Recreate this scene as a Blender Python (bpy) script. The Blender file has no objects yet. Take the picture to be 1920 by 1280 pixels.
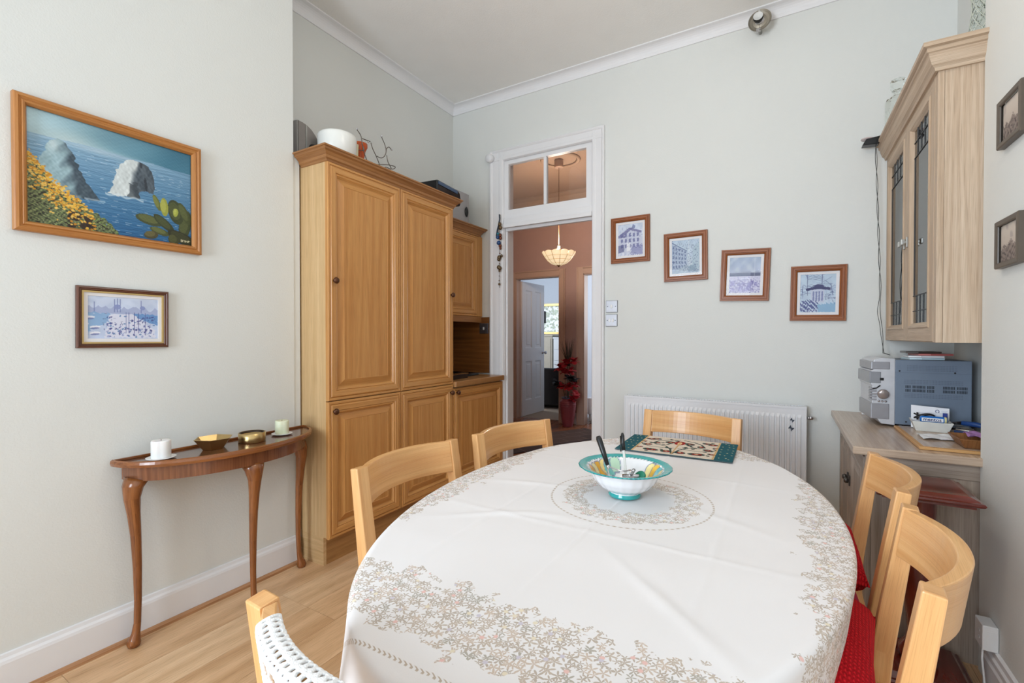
import bpy, math, random
import numpy as np
from mathutils import Vector, Matrix
random.seed(7)
S = bpy.context.scene
COL = S.collection

# ------------------------------------------------------------------ camera
YAW, PITCH, F = 0.5330, -0.0111, 870.8
CAM_H = 1.25
cd = bpy.data.cameras.new('camera'); cam = bpy.data.objects.new('camera', cd); COL.objects.link(cam)
cd.sensor_width = 36.0; cd.lens = F / 1920 * 36.0; cd.clip_start = 0.02; cd.clip_end = 200
fw = Vector((-math.sin(YAW)*math.cos(PITCH), math.cos(YAW)*math.cos(PITCH), math.sin(PITCH)))
rt = Vector((math.cos(YAW), math.sin(YAW), 0)); up = rt.cross(fw)
cam.matrix_world = Matrix(((rt.x, up.x, -fw.x, 0), (rt.y, up.y, -fw.y, 0), (rt.z, up.z, -fw.z, CAM_H), (0, 0, 0, 1)))
S.camera = cam

# ------------------------------------------------------------------ world, lights, exposure
S.view_settings.view_transform = 'Standard'; S.view_settings.look = 'None'
S.view_settings.gamma = 1.0; S.view_settings.use_curve_mapping = False
S.view_settings.exposure = 0.40
wd = bpy.data.worlds.new('sky'); S.world = wd; wd.use_nodes = True
bg = wd.node_tree.nodes['Background']; bg.inputs[0].default_value = (0.72, 0.85, 1.0, 1); bg.inputs[1].default_value = 0.55

def area(name, loc, direction, sx, sy, power, color):
    l = bpy.data.lights.new(name, 'AREA'); l.shape = 'RECTANGLE'; l.size = sx; l.size_y = sy
    l.energy = power; l.color = color
    o = bpy.data.objects.new(name, l); COL.objects.link(o); o.location = loc
    o.rotation_euler = Vector(direction).to_track_quat('-Z', 'Y').to_euler()
    return o
# daylight through the tall windows behind the camera, the neighbouring rooms' windows, and the room's ceiling lamp
area('daylight_window', (-1.2, -2.02, 1.56), (0.92, 1, 0.02), 1.75, 1.7, 114, (0.765, 0.88, 1.0))
area('daylight_living_room', (-5.6, 7.4, 1.9), (1, .35, -0.1), 1.2, 1.6, 34, (0.9, 0.95, 1.0))
area('daylight_side_room', (-1.4, 8.2, 1.9), (-0.5, -1, -0.15), 1.0, 1.4, 30, (0.9, 0.95, 1.0))

# ------------------------------------------------------------------ helpers
def tag(o, label=None, cat=None, group=None, kind=None):
    if label: o['label'] = label
    if cat: o['category'] = cat
    if group: o['group'] = group
    if kind: o['kind'] = kind
    return o

def thing(name, label, cat, loc=(0, 0, 0), rz=0.0, group=None):
    o = bpy.data.objects.new(name, None); COL.objects.link(o)
    o.empty_display_size = 0.05
    o.location = loc; o.rotation_euler = (0, 0, rz)
    return tag(o, label, cat, group)

def copy_tree(o, parent=None, loc=None, rz=None, label=None):
    c = o.copy(); COL.objects.link(c); c.parent = parent
    for ch in list(o.children): copy_tree(ch, c)
    if loc is not None: c.location = loc
    if rz is not None: c.rotation_euler = (0, 0, rz)
    if label: c['label'] = label
    return c

class MB:
    """collects faces; every face knows the direction its grain runs, for the UVs"""
    def __init__(s): s.v = []; s.f = []; s.g = []; s.o = []; s.sm = []
    def add(s, verts, faces, grain=(0, 0, 1), smooth=False):
        b = len(s.v); s.v += [tuple(p) for p in verts]
        off = random.uniform(0, 40)
        gl = grain if isinstance(grain, list) else [grain]*len(faces)
        for f, g in zip(faces, gl):
            s.f.append(tuple(b+i for i in f)); s.g.append(g); s.o.append(off); s.sm.append(smooth)
        return s
    def box(s, a, b, grain=None, M=None):
        x0, y0, z0 = (min(p, q) for p, q in zip(a, b)); x1, y1, z1 = (max(p, q) for p, q in zip(a, b))
        v = [Vector(p) for p in ((x0, y0, z0), (x1, y0, z0), (x1, y1, z0), (x0, y1, z0), (x0, y0, z1), (x1, y0, z1), (x1, y1, z1), (x0, y1, z1))]
        if grain is None:
            d = (x1-x0, y1-y0, z1-z0); k = d.index(max(d)); grain = tuple(1.0 if i == k else 0.0 for i in range(3))
        if M is not None:
            v = [M @ p for p in v]; grain = tuple((M.to_3x3() @ Vector(grain)))
        return s.add(v, [(0, 3, 2, 1), (4, 5, 6, 7), (0, 1, 5, 4), (1, 2, 6, 5), (2, 3, 7, 6), (3, 0, 4, 7)], grain)
    def cbox(s, c, d, grain=None, M=None):
        return s.box([c[i]-d[i]/2 for i in range(3)], [c[i]+d[i]/2 for i in range(3)], grain, M)
    def lathe(s, prof, n=32, c=(0, 0, 0), sx=1, sy=1, M=None, smooth=True, closed=False, grain=(0, 0, 1)):
        v = []
        for r, z in prof:
            for i in range(n):
                a = 2*math.pi*i/n; p = Vector((c[0]+r*math.cos(a)*sx, c[1]+r*math.sin(a)*sy, c[2]+z))
                v.append(M @ p if M is not None else p)
        f = []
        m = len(prof)
        for j in range(m-1 + (1 if closed else 0)):
            k = (j+1) % m
            for i in range(n): f.append((j*n+i, j*n+(i+1) % n, k*n+(i+1) % n, k*n+i))
        if not closed:
            if prof[0][0] > 1e-6: f.append(tuple(range(n-1, -1, -1)))
            if prof[-1][0] > 1e-6: f.append(tuple((m-1)*n+i for i in range(n)))
        return s.add(v, f, grain, smooth)
    def tube(s, path, r, n=10, smooth=True, cap=True, square=False, up=(0, 0, 1), closed=False):
        P = [Vector(p) for p in path]; m = len(P); v = []
        rr = r if isinstance(r, (list, tuple)) else [r]*m
        U = Vector(up); prevx = None
        for i, p in enumerate(P):
            if closed: t = P[(i+1) % m]-P[i-1]
            else: t = P[min(i+1, m-1)]-P[max(i-1, 0)]
            t.normalize()
            if prevx is None:
                x = U.cross(t)
                if x.length < 1e-3: x = Vector((1, 0, 0)).cross(t)
            else: x = prevx - t*prevx.dot(t)
            x.normalize(); prevx = x; y = t.cross(x)
            q = rr[i]; q = q if isinstance(q, tuple) else (q, q)
            if square:
                for a, b in ((-1, -1), (1, -1), (1, 1), (-1, 1)): v.append(p + x*a*q[0] + y*b*q[1])
            else:
                for k in range(n):
                    a = 2*math.pi*k/n; v.append(p + x*q[0]*math.cos(a) + y*q[1]*math.sin(a))
        if square: n = 4
        f = []; g = []
        for j in range(m-1 + (1 if closed else 0)):
            k2 = (j+1) % m
            d = tuple((P[k2]-P[j]).normalized())
            for k in range(n): f.append((j*n+k, j*n+(k+1) % n, k2*n+(k+1) % n, k2*n+k)); g.append(d)
        if cap and not closed:
            f.append(tuple(range(n-1, -1, -1))); g.append(g[0]); f.append(tuple((m-1)*n+k for k in range(n))); g.append(g[0])
        return s.add(v, f, g, smooth and not square)
    def prism(s, poly, a, b, fn, grain=None):
        """extrude 2D polygon between a and b; fn(u,v,t)->xyz"""
        n = len(poly); v = [fn(p[0], p[1], a) for p in poly]+[fn(p[0], p[1], b) for p in poly]
        f = [tuple(range(n-1, -1, -1)), tuple(range(n, 2*n))]+[(i, (i+1) % n, n+(i+1) % n, n+i) for i in range(n)]
        if grain is None:
            d = Vector(v[n])-Vector(v[0]); grain = tuple(d.normalized())
        return s.add(v, f, grain)
    def frame(s, w, h, prof, fn, cap=False, back=True):
        """mitred rectangular frame; prof: list of (inset, height); fn(u,v,t)->xyz; u in [0,w], v in [0,h]"""
        v = []; f = []; g = []
        U = Vector(fn(1, 0, 0))-Vector(fn(0, 0, 0)); V = Vector(fn(0, 1, 0))-Vector(fn(0, 0, 0))
        for ins, t in prof:
            for (a, b) in ((ins, ins), (w-ins, ins), (w-ins, h-ins), (ins, h-ins)): v.append(fn(a, b, t))
        for j in range(len(prof)-1):
            for i in range(4):
                f.append((j*4+i, j*4+(i+1) % 4, (j+1)*4+(i+1) % 4, (j+1)*4+i)); g.append(tuple(U if i % 2 == 0 else V))
        if cap:
            m = len(prof)-1; f.append((m*4, m*4+1, m*4+2, m*4+3)); g.append(tuple(V))
        return s.add(v, f, g)
    def build(s, name, mat, parent=None, bevel=0.0, seg=2, loc=None, rot=None, subsurf=0, solid=0.0, recalc=True):
        me = bpy.data.meshes.new(name); me.from_pydata(s.v, [], s.f)
        uv = me.uv_layers.new(name='UVMap')
        me.update()
        data = np.zeros(len(me.loops)*2, dtype=np.float32)
        for p, g, o in zip(me.polygons, s.g, s.o):
            n = p.normal; G = Vector(g); G = G - n*G.dot(n)
            if G.length < 1e-4: G = Vector((1, 0, 0)) - n*n.x if abs(n.x) < .9 else Vector((0, 1, 0))
            G.normalize(); T = n.cross(G)
            for li in p.loop_indices:
                co = me.vertices[me.loops[li].vertex_index].co
                data[li*2] = co.dot(G)+o; data[li*2+1] = co.dot(T)+o*0.37
        uv.data.foreach_set('uv', data)
        me.polygons.foreach_set('use_smooth', s.sm)
        if recalc:
            import bmesh
            bm = bmesh.new(); bm.from_mesh(me); bmesh.ops.recalc_face_normals(bm, faces=bm.faces); bm.to_mesh(me); bm.free()
        me.materials.append(mat)
        o = bpy.data.objects.new(name, me); COL.objects.link(o)
        if parent: o.parent = parent
        if loc: o.location = loc
        if rot: o.rotation_euler = rot
        if solid: m = o.modifiers.new('solid', 'SOLIDIFY'); m.thickness = solid; m.offset = 0
        if bevel: m = o.modifiers.new('bevel', 'BEVEL'); m.width = bevel; m.segments = seg; m.limit_method = 'ANGLE'; m.angle_limit = 0.7
        if subsurf: m = o.modifiers.new('sub', 'SUBSURF'); m.levels = subsurf; m.render_levels = subsurf
        return o

def arc(cx, cy, r, a0, a1, n):
    return [(cx+r*math.cos(math.radians(a0+(a1-a0)*i/n)), cy+r*math.sin(math.radians(a0+(a1-a0)*i/n))) for i in range(n+1)]

# ------------------------------------------------------------------ materials
def lin(c):
    c = [x/255.0 for x in c]
    return tuple(x/12.92 if x <= .04045 else ((x+.055)/1.055)**2.4 for x in c)
_m = {}
def base(name):
    m = bpy.data.materials.new(name); m.use_nodes = True
    nt = m.node_tree; b = nt.nodes['Principled BSDF']
    return m, nt, b
def N(nt, t, **k):
    n = nt.nodes.new(t)
    for a, v in k.items(): setattr(n, a, v)
    return n
def plain(name, rgb, rough=0.5, metal=0.0, noise=0.04, nscale=30, bump=0.0, bscale=200, spec=0.5, **extra):
    """paint/plastic/metal with a little procedural mottling; rgb in sRGB 0-255"""
    if name in _m: return _m[name]
    m, nt, b = base(name); L = nt.links; c = lin(rgb)
    tc = N(nt, 'ShaderNodeTexCoord'); nz = N(nt, 'ShaderNodeTexNoise'); nz.inputs['Scale'].default_value = nscale; nz.inputs['Detail'].default_value = 3
    L.new(tc.outputs['Object'], nz.inputs['Vector'])
    r = N(nt, 'ShaderNodeValToRGB'); r.color_ramp.elements[0].position = .3; r.color_ramp.elements[1].position = .7
    r.color_ramp.elements[0].color = tuple(x*(1-noise) for x in c)+(1,); r.color_ramp.elements[1].color = tuple(min(1, x*(1+noise)) for x in c)+(1,)
    L.new(nz.outputs['Fac'], r.inputs[0]); L.new(r.outputs[0], b.inputs['Base Color'])
    b.inputs['Roughness'].default_value = rough; b.inputs['Metallic'].default_value = metal
    b.inputs['Specular IOR Level'].default_value = spec
    if bump:
        n2 = N(nt, 'ShaderNodeTexNoise'); n2.inputs['Scale'].default_value = bscale; L.new(tc.outputs['Object'], n2.inputs['Vector'])
        bp = N(nt, 'ShaderNodeBump'); bp.inputs['Strength'].default_value = bump; bp.inputs['Distance'].default_value = 0.002
        L.new(n2.outputs['Fac'], bp.inputs['Height']); L.new(bp.outputs[0], b.inputs['Normal'])
    for k, v in extra.items(): b.inputs[k.replace('_', ' ')].default_value = v
    _m[name] = m; return m
def wood(name, lo, hi, rough=0.42, su=0.9, sv=46.0, contrast=(.30, .70), pores=0.25, coat=0.0, cath=0.30):
    """timber: grain runs along U of the UV map"""
    if name in _m: return _m[name]
    m, nt, b = base(name); L = nt.links
    uv = N(nt, 'ShaderNodeUVMap'); mp = N(nt, 'ShaderNodeMapping'); mp.inputs['Scale'].default_value = (su, sv, 1)
    L.new(uv.outputs[0], mp.inputs[0])
    n1 = N(nt, 'ShaderNodeTexNoise'); n1.inputs['Scale'].default_value = 1.0; n1.inputs['Detail'].default_value = 5; n1.inputs['Roughness'].default_value = .62; n1.inputs['Distortion'].default_value = .6
    L.new(mp.outputs[0], n1.inputs['Vector'])
    mp2 = N(nt, 'ShaderNodeMapping'); mp2.inputs['Scale'].default_value = (su*.55, sv*.28, 1); L.new(uv.outputs[0], mp2.inputs[0])
    nl = N(nt, 'ShaderNodeTexNoise'); nl.inputs['Scale'].default_value = 1.0; nl.inputs['Detail'].default_value = 1.0; nl.inputs['Distortion'].default_value = .2
    L.new(mp2.outputs[0], nl.inputs['Vector'])
    ml = N(nt, 'ShaderNodeMath', operation='MULTIPLY'); ml.inputs[1].default_value = 11.0; L.new(nl.outputs['Fac'], ml.inputs[0])
    wv = N(nt, 'ShaderNodeMath', operation='PINGPONG'); wv.inputs[1].default_value = 1.0; L.new(ml.outputs[0], wv.inputs[0])
    mx = N(nt, 'ShaderNodeMath', operation='MULTIPLY_ADD'); mx.inputs[1].default_value = cath*0.5; L.new(wv.outputs[0], mx.inputs[0])
    sc = N(nt, 'ShaderNodeMath', operation='MULTIPLY'); sc.inputs[1].default_value = 1-cath*.5; L.new(n1.outputs['Fac'], sc.inputs[0]); L.new(sc.outputs[0], mx.inputs[2])
    r = N(nt, 'ShaderNodeValToRGB'); e = r.color_ramp.elements
    e[0].position = contrast[0]; e[0].color = lin(lo)+(1,); e[1].position = contrast[1]; e[1].color = lin(hi)+(1,)
    L.new(mx.outputs[0], r.inputs[0])
    mp3 = N(nt, 'ShaderNodeMapping'); mp3.inputs['Scale'].default_value = (su*9, sv*16, 1); L.new(uv.outputs[0], mp3.inputs[0])
    n3 = N(nt, 'ShaderNodeTexNoise'); n3.inputs['Scale'].default_value = 1; n3.inputs['Detail'].default_value = 2; L.new(mp3.outputs[0], n3.inputs['Vector'])
    r3 = N(nt, 'ShaderNodeValToRGB'); r3.color_ramp.elements[0].position = .36; r3.color_ramp.elements[1].position = .5
    k = 1-pores; r3.color_ramp.elements[0].color = (k, k*.97, k*.93, 1); r3.color_ramp.elements[1].color = (1, 1, 1, 1)
    L.new(n3.outputs['Fac'], r3.inputs[0])
    mul = N(nt, 'ShaderNodeMix'); mul.data_type = 'RGBA'; mul.blend_type = 'MULTIPLY'; mul.inputs[0].default_value = 1
    L.new(r.outputs[0], mul.inputs[6]); L.new(r3.outputs[0], mul.inputs[7]); L.new(mul.outputs[2], b.inputs['Base Color'])
    b.inputs['Roughness'].default_value = rough
    bp = N(nt, 'ShaderNodeBump'); bp.inputs['Strength'].default_value = .12; bp.inputs['Distance'].default_value = .001
    L.new(n3.outputs['Fac'], bp.inputs['Height']); L.new(bp.outputs[0], b.inputs['Normal'])
    if coat: b.inputs['Coat Weight'].default_value = coat; b.inputs['Coat Roughness'].default_value = .12
    _m[name] = m; return m
def vcol(name, rough=0.6, coat=0.0, spec=0.4):
    if name in _m: return _m[name]
    m, nt, b = base(name); a = N(nt, 'ShaderNodeVertexColor'); a.layer_name = 'Col'
    tc = N(nt, 'ShaderNodeTexCoord'); nz = N(nt, 'ShaderNodeTexNoise'); nz.inputs['Scale'].default_value = 400
    nt.links.new(tc.outputs['Object'], nz.inputs['Vector'])
    bp = N(nt, 'ShaderNodeBump'); bp.inputs['Strength'].default_value = .1; bp.inputs['Distance'].default_value = .001
    nt.links.new(nz.outputs['Fac'], bp.inputs['Height']); nt.links.new(bp.outputs[0], b.inputs['Normal'])
    nt.links.new(a.outputs[0], b.inputs['Base Color']); b.inputs['Roughness'].default_value = rough; b.inputs['Coat Weight'].default_value = coat
    b.inputs['Coat Roughness'].default_value = .05; b.inputs['Specular IOR Level'].default_value = spec
    _m[name] = m; return m
def glass(name, tint=(1, 1, 1), rough=0.0, ior=1.5):
    """thin clear pane: mostly straight-through, with a mirror sheen by Fresnel"""
    if name in _m: return _m[name]
    m = bpy.data.materials.new(name); m.use_nodes = True; nt = m.node_tree; nt.nodes.clear()
    out = N(nt, 'ShaderNodeOutputMaterial'); t = N(nt, 'ShaderNodeBsdfTransparent'); t.inputs[0].default_value = tuple(tint)+(1,)
    g = N(nt, 'ShaderNodeBsdfGlossy'); g.inputs['Roughness'].default_value = rough
    fr = N(nt, 'ShaderNodeFresnel'); fr.inputs[0].default_value = ior
    mx = N(nt, 'ShaderNodeMixShader'); nt.links.new(fr.outputs[0], mx.inputs[0]); nt.links.new(t.outputs[0], mx.inputs[1]); nt.links.new(g.outputs[0], mx.inputs[2])
    nt.links.new(mx.outputs[0], out.inputs[0]); _m[name] = m; return m
def crystal(name):
    if name in _m: return _m[name]
    m, nt, b = base(name); b.inputs['Base Color'].default_value = (.95, .98, .96, 1); b.inputs['Transmission Weight'].default_value = 1
    b.inputs['Roughness'].default_value = .03; b.inputs['IOR'].default_value = 1.14
    tc = N(nt, 'ShaderNodeTexCoord'); v = N(nt, 'ShaderNodeTexVoronoi'); v.inputs['Scale'].default_value = 60
    nt.links.new(tc.outputs['Object'], v.inputs['Vector']); bp = N(nt, 'ShaderNodeBump'); bp.inputs['Strength'].default_value = .6; bp.inputs['Distance'].default_value = .003
    nt.links.new(v.outputs['Distance'], bp.inputs['Height']); nt.links.new(bp.outputs[0], b.inputs['Normal'])
    _m[name] = m; return m
def emit(name, rgb, strength):
    if name in _m: return _m[name]
    m, nt, b = base(name); b.inputs['Base Color'].default_value = lin(rgb)+(1,); b.inputs['Emission Color'].default_value = lin(rgb)+(1,); b.inputs['Emission Strength'].default_value = strength
    _m[name] = m; return m

WALL = plain('wall_paint', (224, 225, 221), .85, noise=.008, nscale=3, bump=.35, bscale=160, spec=.2)
CEIL = plain('ceiling_paint', (244, 242, 238), .9, noise=.012, nscale=5, bump=.5, bscale=90, spec=.1)
TRIM = plain('white_gloss', (232, 231, 232), .35, noise=.01, nscale=8)
TRIM2 = plain('cornice_white', (236, 235, 236), .6, noise=.01, nscale=8)
HALLW = plain('hall_paint', (182, 154, 146), .8, noise=.02, nscale=4, bump=.3, bscale=160, spec=.2)
HALLC = plain('hall_ceiling', (180, 156, 136), .85, noise=.015, nscale=4)
HALLT = plain('hall_trim', (196, 168, 150), .5, noise=.01)
LIVW = plain('living_wall', (214, 222, 232), .85, noise=.01)
OAK = wood('honey_oak', (190, 130, 68), (216, 160, 94), rough=.36, pores=.2, coat=.15)
OAKV = wood('honey_oak_veneer', (192, 131, 68), (208, 152, 88), rough=.42, su=.8, sv=34, pores=.2, cath=.6)
OAKL = wood('oak_end_panel', (202, 164, 114), (220, 186, 138), rough=.42, su=.8, sv=52, pores=.2, cath=.3)
CROWN = wood('oak_cornice', (140, 92, 50), (176, 124, 74), rough=.45)
CHAIRW = wood('chair_beech', (213, 155, 96), (230, 182, 124), rough=.36, su=1.5, sv=44, pores=.12, coat=.2, cath=.35)
LIME = wood('limed_oak', (180, 154, 128), (206, 184, 160), rough=.5, su=.8, sv=56, pores=.28, cath=.45)
LIMETOP = wood('limed_worktop', (172, 148, 128), (204, 182, 160), rough=.22, su=.9, sv=50, pores=.18)
MAHOG = wood('mahogany_gloss', (74, 18, 12), (128, 42, 26), rough=.16, su=2, sv=14, pores=.1, coat=.5)
CONSOLE = wood('walnut_console', (110, 60, 28), (160, 98, 50), rough=.22, su=2, sv=18, pores=.2, coat=.4)
CONSOLET = wood('walnut_console_top', (70, 40, 26), (118, 72, 46), rough=.16, su=2, sv=14, pores=.15, coat=.5)
FRAMEO = wood('frame_oak', (170, 108, 50), (196, 136, 74), rough=.4, su=2, sv=70, pores=.15)
FRAMEB = wood('frame_brown', (130, 70, 30), (164, 96, 48), rough=.4, su=2, sv=70, pores=.12, coat=.08)
FRAMED = wood('frame_dark_walnut', (66, 32, 18), (112, 62, 36), rough=.3, su=3, sv=50, coat=.3)
BEADW = wood('floor_bead', (168, 118, 78), (196, 148, 106), rough=.45)
KNOB = plain('bronze_knob', (92, 58, 38), .35, .6)
BRASS = plain('brass', (196, 168, 116), .3, 1.0, noise=.06)
CHROME = plain('chrome', (200, 200, 204), .15, 1.0)
STEEL = plain('brushed_steel', (180, 178, 172), .35, .9)
BLACK = plain('black_plastic', (22, 22, 24), .35)
DARK = plain('dark_gap', (18, 14, 12), .9)
WHITEP = plain('white_plastic', (238, 238, 238), .35, noise=.01)
GOLD = plain('gold_slip', (206, 178, 120), .35, .6)

# ================================================================== the setting
YF, XL, XRC, XR, XA, ZC = 3.45, -2.335, -2.67, 0.63, 0.80, 3.357
YB = -1.95
def struct(name, mb, mat, parent=None, label=None, bevel=0):
    o = mb.build(name, mat, parent, bevel=bevel)
    if parent is None: o['kind'] = 'structure'
    if label: o['label'] = label
    return o
# --- floor with separate laminate planks
FLOORM = []
for i, (lo, hi) in enumerate((((204, 162, 120), (230, 192, 150)), ((198, 155, 112), (224, 184, 142)), ((208, 168, 126), (232, 196, 156)))):
    FLOORM.append(wood('laminate_%d' % i, lo, hi, rough=.38, su=1.2, sv=16, pores=.18, cath=.55))
fl = struct('floor', MB().box((-2.82, YB-.15, -.12), (1.1, YF+.15, -.009)), DARK, label='pale oak laminate plank floor')
pw, plen = 0.193, 1.285
ci = 0; x = -2.67
while x < XA:
    y = YB - random.choice((0, .3, .55, .8, 1.05)); x1 = min(x+pw, XA)
    while y < YF+.13:
        a, b = max(y, YB), min(y+plen, YF+.13)
        if b-a > .02 and not (b < 1.4 and x1 < XL-.02):
            MB().box((x+.0006, a+.0006, -.009), (x1-.0006, b-.0006, 0), (0, 1, 0)).build('plank', FLOORM[random.randrange(3)], fl)
        y += plen
    x += pw; ci += 1
struct('wall_left', MB().box((-2.82, YB-.15, 0), (XL, 1.595, ZC)), WALL, label='pale left wall with the seascape')
struct('wall_recess', MB().box((-2.82, 1.595, 0), (XRC, YF+.15, ZC)), WALL)
OX0, OX1 = -2.11, -1.305
m = MB(); m.box((-2.67, YF, 0), (OX0-.02, YF+.15, ZC)); m.box((OX1+.02, YF, 0), (1.1, YF+.15, ZC)); m.box((OX0-.02, YF, 2.80), (OX1+.02, YF+.15, ZC))
struct('wall_far', m, WALL, label='pale far wall with the doorway and radiator')
struct('wall_right', MB().box((XR, YB-.15, 0), (1.1, 2.385, ZC)), WALL)
struct('wall_alcove', MB().box((XA, 2.385, 0), (1.1, YF, ZC)), WALL)
m = MB(); WX0, WX1, WZ0, WZ1 = -2.12, -.28, .66, 2.62
m.box((XL, YB-.15, 0), (WX0, YB, ZC)); m.box((WX1, YB-.15, 0), (XR, YB, ZC)); m.box((WX0, YB-.15, 0), (WX1, YB, WZ0)); m.box((WX0, YB-.15, WZ1), (WX1, YB, ZC))
struct('wall_back', m, WALL)
m = MB()
m.box((-2.82, YB-.15, ZC), (1.1, YF+.15, ZC+.1)); struct('ceiling', m, CEIL)
# window behind the camera
w = MB()
def rectframe(mb, x0, x1, z0, z1, t, y0, y1):
    mb.box((x0, y0, z0), (x0+t, y1, z1)); mb.box((x1-t, y0, z0), (x1, y1, z1)); mb.box((x0+t, y0, z0), (x1-t, y1, z0+t)); mb.box((x0+t, y0, z1-t), (x1-t, y1, z1))
win = thing('window_1', 'tall white sash window behind the camera', None); del win['label']; win['kind'] = 'structure'
w = MB(); rectframe(w, WX0, WX1, WZ0, WZ1, .06, YB-.14, YB-.09); w.box((WX0+.06, YB-.14, 1.9), (WX1-.06, YB-.09, 1.95)); w.box((-1.23, YB-.14, WZ0+.06), (-1.17, YB-.09, 1.9)); w.box((-1.23, YB-.14, 1.95), (-1.17, YB-.09, WZ1-.06))
w.build('window_frame', TRIM, win)
MB().box((WX0+.06, YB-.122, WZ0+.06), (WX1-.06, YB-.118, WZ1-.06)).build('pane', glass('window_glass'), win)
# cornice
cp = .072
prof = [(0, 0), (0, -cp), (.008, -cp), (.010, -cp+.008)] + [(cp-.012-(cp-.022)*math.cos(math.radians(a)) if 0 else .010+(cp-.022)*(1-math.cos(math.radians(a))), -cp+.008+(cp-.018)*math.sin(math.radians(a))) for a in (15, 30, 45, 60, 75, 90)] + [(cp-.010, -.010), (cp, -.008), (cp, 0)]
def coving(name, fn, a, b):
    struct(name, MB().prism(prof, a, b, fn), TRIM2)
coving('trim_1', lambda u, v, t: (XRC+u, t, ZC+v), 1.595, YF)
coving('trim_2', lambda u, v, t: (t, YF-u, ZC+v), XRC, XA)
coving('trim_3', lambda u, v, t: (XL+u, t, ZC+v), YB, 1.595)
coving('trim_4', lambda u, v, t: (XR-u, t, ZC+v), YB, 2.385)
struct('trim_7', MB().box((XL-.07, 1.5955, 0), (XL-.004, 1.634, 2.25)), WALL)
# skirtings and floor bead
skp = [(0, 0), (.019, 0), (.019, .118), (.016, .128), (.010, .136), (.007, .148), (0, .15)]
struct('baseboard_left', MB().prism(skp, YB, 1.594, lambda u, v, t: (XL+u, t, v)), TRIM)
qb = [(0, 0), (.018, 0)] + [(.004+.014*math.cos(math.radians(a)), .003+.014*math.sin(math.radians(a))) for a in (0, 30, 60, 90)] + [(0, .017)]
struct('trim_5', MB().prism(qb, YB, 1.594, lambda u, v, t: (XL+.019+u, t, v)), BEADW, label='oak-look floor bead along the left skirting')
skr = [(0, 0), (.022, 0), (.022, .12), (.017, .128), (.017, .145), (.010, .15), (.010, .168), (0, .172)]
struct('baseboard_right', MB().prism(skr, YB, 2.26, lambda u, v, t: (XR-u, t, v)), TRIM)
struct('baseboard_far', MB().prism(skp, -1.20, .28, lambda u, v, t: (t, YF-u, v)), TRIM)

# --- doorway: lining, architrave, transom light
dr = thing('door_1', 'x', None); dr['label'] = 'white doorway with a two-pane transom light above'; dr['kind'] = 'structure'
m = MB(); m.box((OX0-.02, YF, 0), (OX0, YF+.15, 2.80)); m.box((OX1, YF, 0), (OX1+.02, YF+.15, 2.80)); m.box((OX0-.02, YF, 2.80), (OX1+.02, YF+.15, 2.82))
m.build('jamb_lining', TRIM, dr)
AL, AR, AT = -2.25, -1.205, 2.865
arcp = [(0, 0), (0, .026), (.012, .030), (.022, .026), (.03, .020), (.085, .018), (.095, .022), (.118, .022), (.125, .014), (.13, 0)]
m = MB()
def side(p): return [(u, t) for u, t in p]
m.prism([(u, t) for u, t in arcp], 0, AT, lambda u, v, t: (AL+u*1.06, YF-v, t), (0, 0, 1))
m.prism([(u*.8, t) for u, t in arcp], 0, AT, lambda u, v, t: (AR-u, YF-v, t), (0, 0, 1))
m.prism([(u*.75, t*.98) for u, t in arcp], AL+.001, AR-.001, lambda u, v, t: (t, YF-v, AT-u), (1, 0, 0))
m.build('architrave', TRIM, dr)
m = MB(); m.box((OX0, YF-.016, 2.195), (OX1, YF+.12, 2.268)); m.box((OX0, YF-.026, 2.185), (OX1, YF-.016, 2.222)); m.box((OX0, YF+.02, 2.165), (OX1, YF+.05, 2.195))
m.build('transom_rail', TRIM, dr, bevel=.003)
m = MB(); GX0, GX1, GZ0, GZ1 = -2.075, -1.36, 2.342, 2.735
m.box((OX0, YF+.005, 2.268), (OX1, YF+.045, GZ0)); m.box((OX0, YF+.005, GZ1), (OX1, YF+.045, 2.80)); m.box((OX0, YF+.005, GZ0), (GX0, YF+.045, GZ1)); m.box((GX1, YF+.005, GZ0), (OX1, YF+.045, GZ1))
sash = m.build('transom_sash', TRIM, dr)
MB().box((-1.735, YF+.003, GZ0), (-1.71, YF+.045, GZ1)).build('glazing_bar', TRIM, dr, bevel=.004)
for a, b in ((GX0, -1.735), (-1.71, GX1)):
    MB().box((a, YF+.022, GZ0), (b, YF+.026, GZ1)).build('pane', glass('window_glass'), dr)
m = MB(); m.box((OX0, YF+.03, 0), (OX0+.012, YF+.06, 2.19)); m.box((OX1-.012, YF+.03, 0), (OX1, YF+.06, 2.19)); m.build('door_stop', TRIM, dr)
m = MB(); m.lathe([(0, 0), (.034, 0), (.036, .006), (.036, .03), (.032, .04), (0, .042)], 28, M=Matrix.Translation((-2.235, YF-.027, 2.80)) @ Matrix.Rotation(math.radians(90), 4, 'X'))
tag(m.build('round_cap', TRIM), 'small white round cap at the top left corner of the door frame', 'cap')

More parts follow.
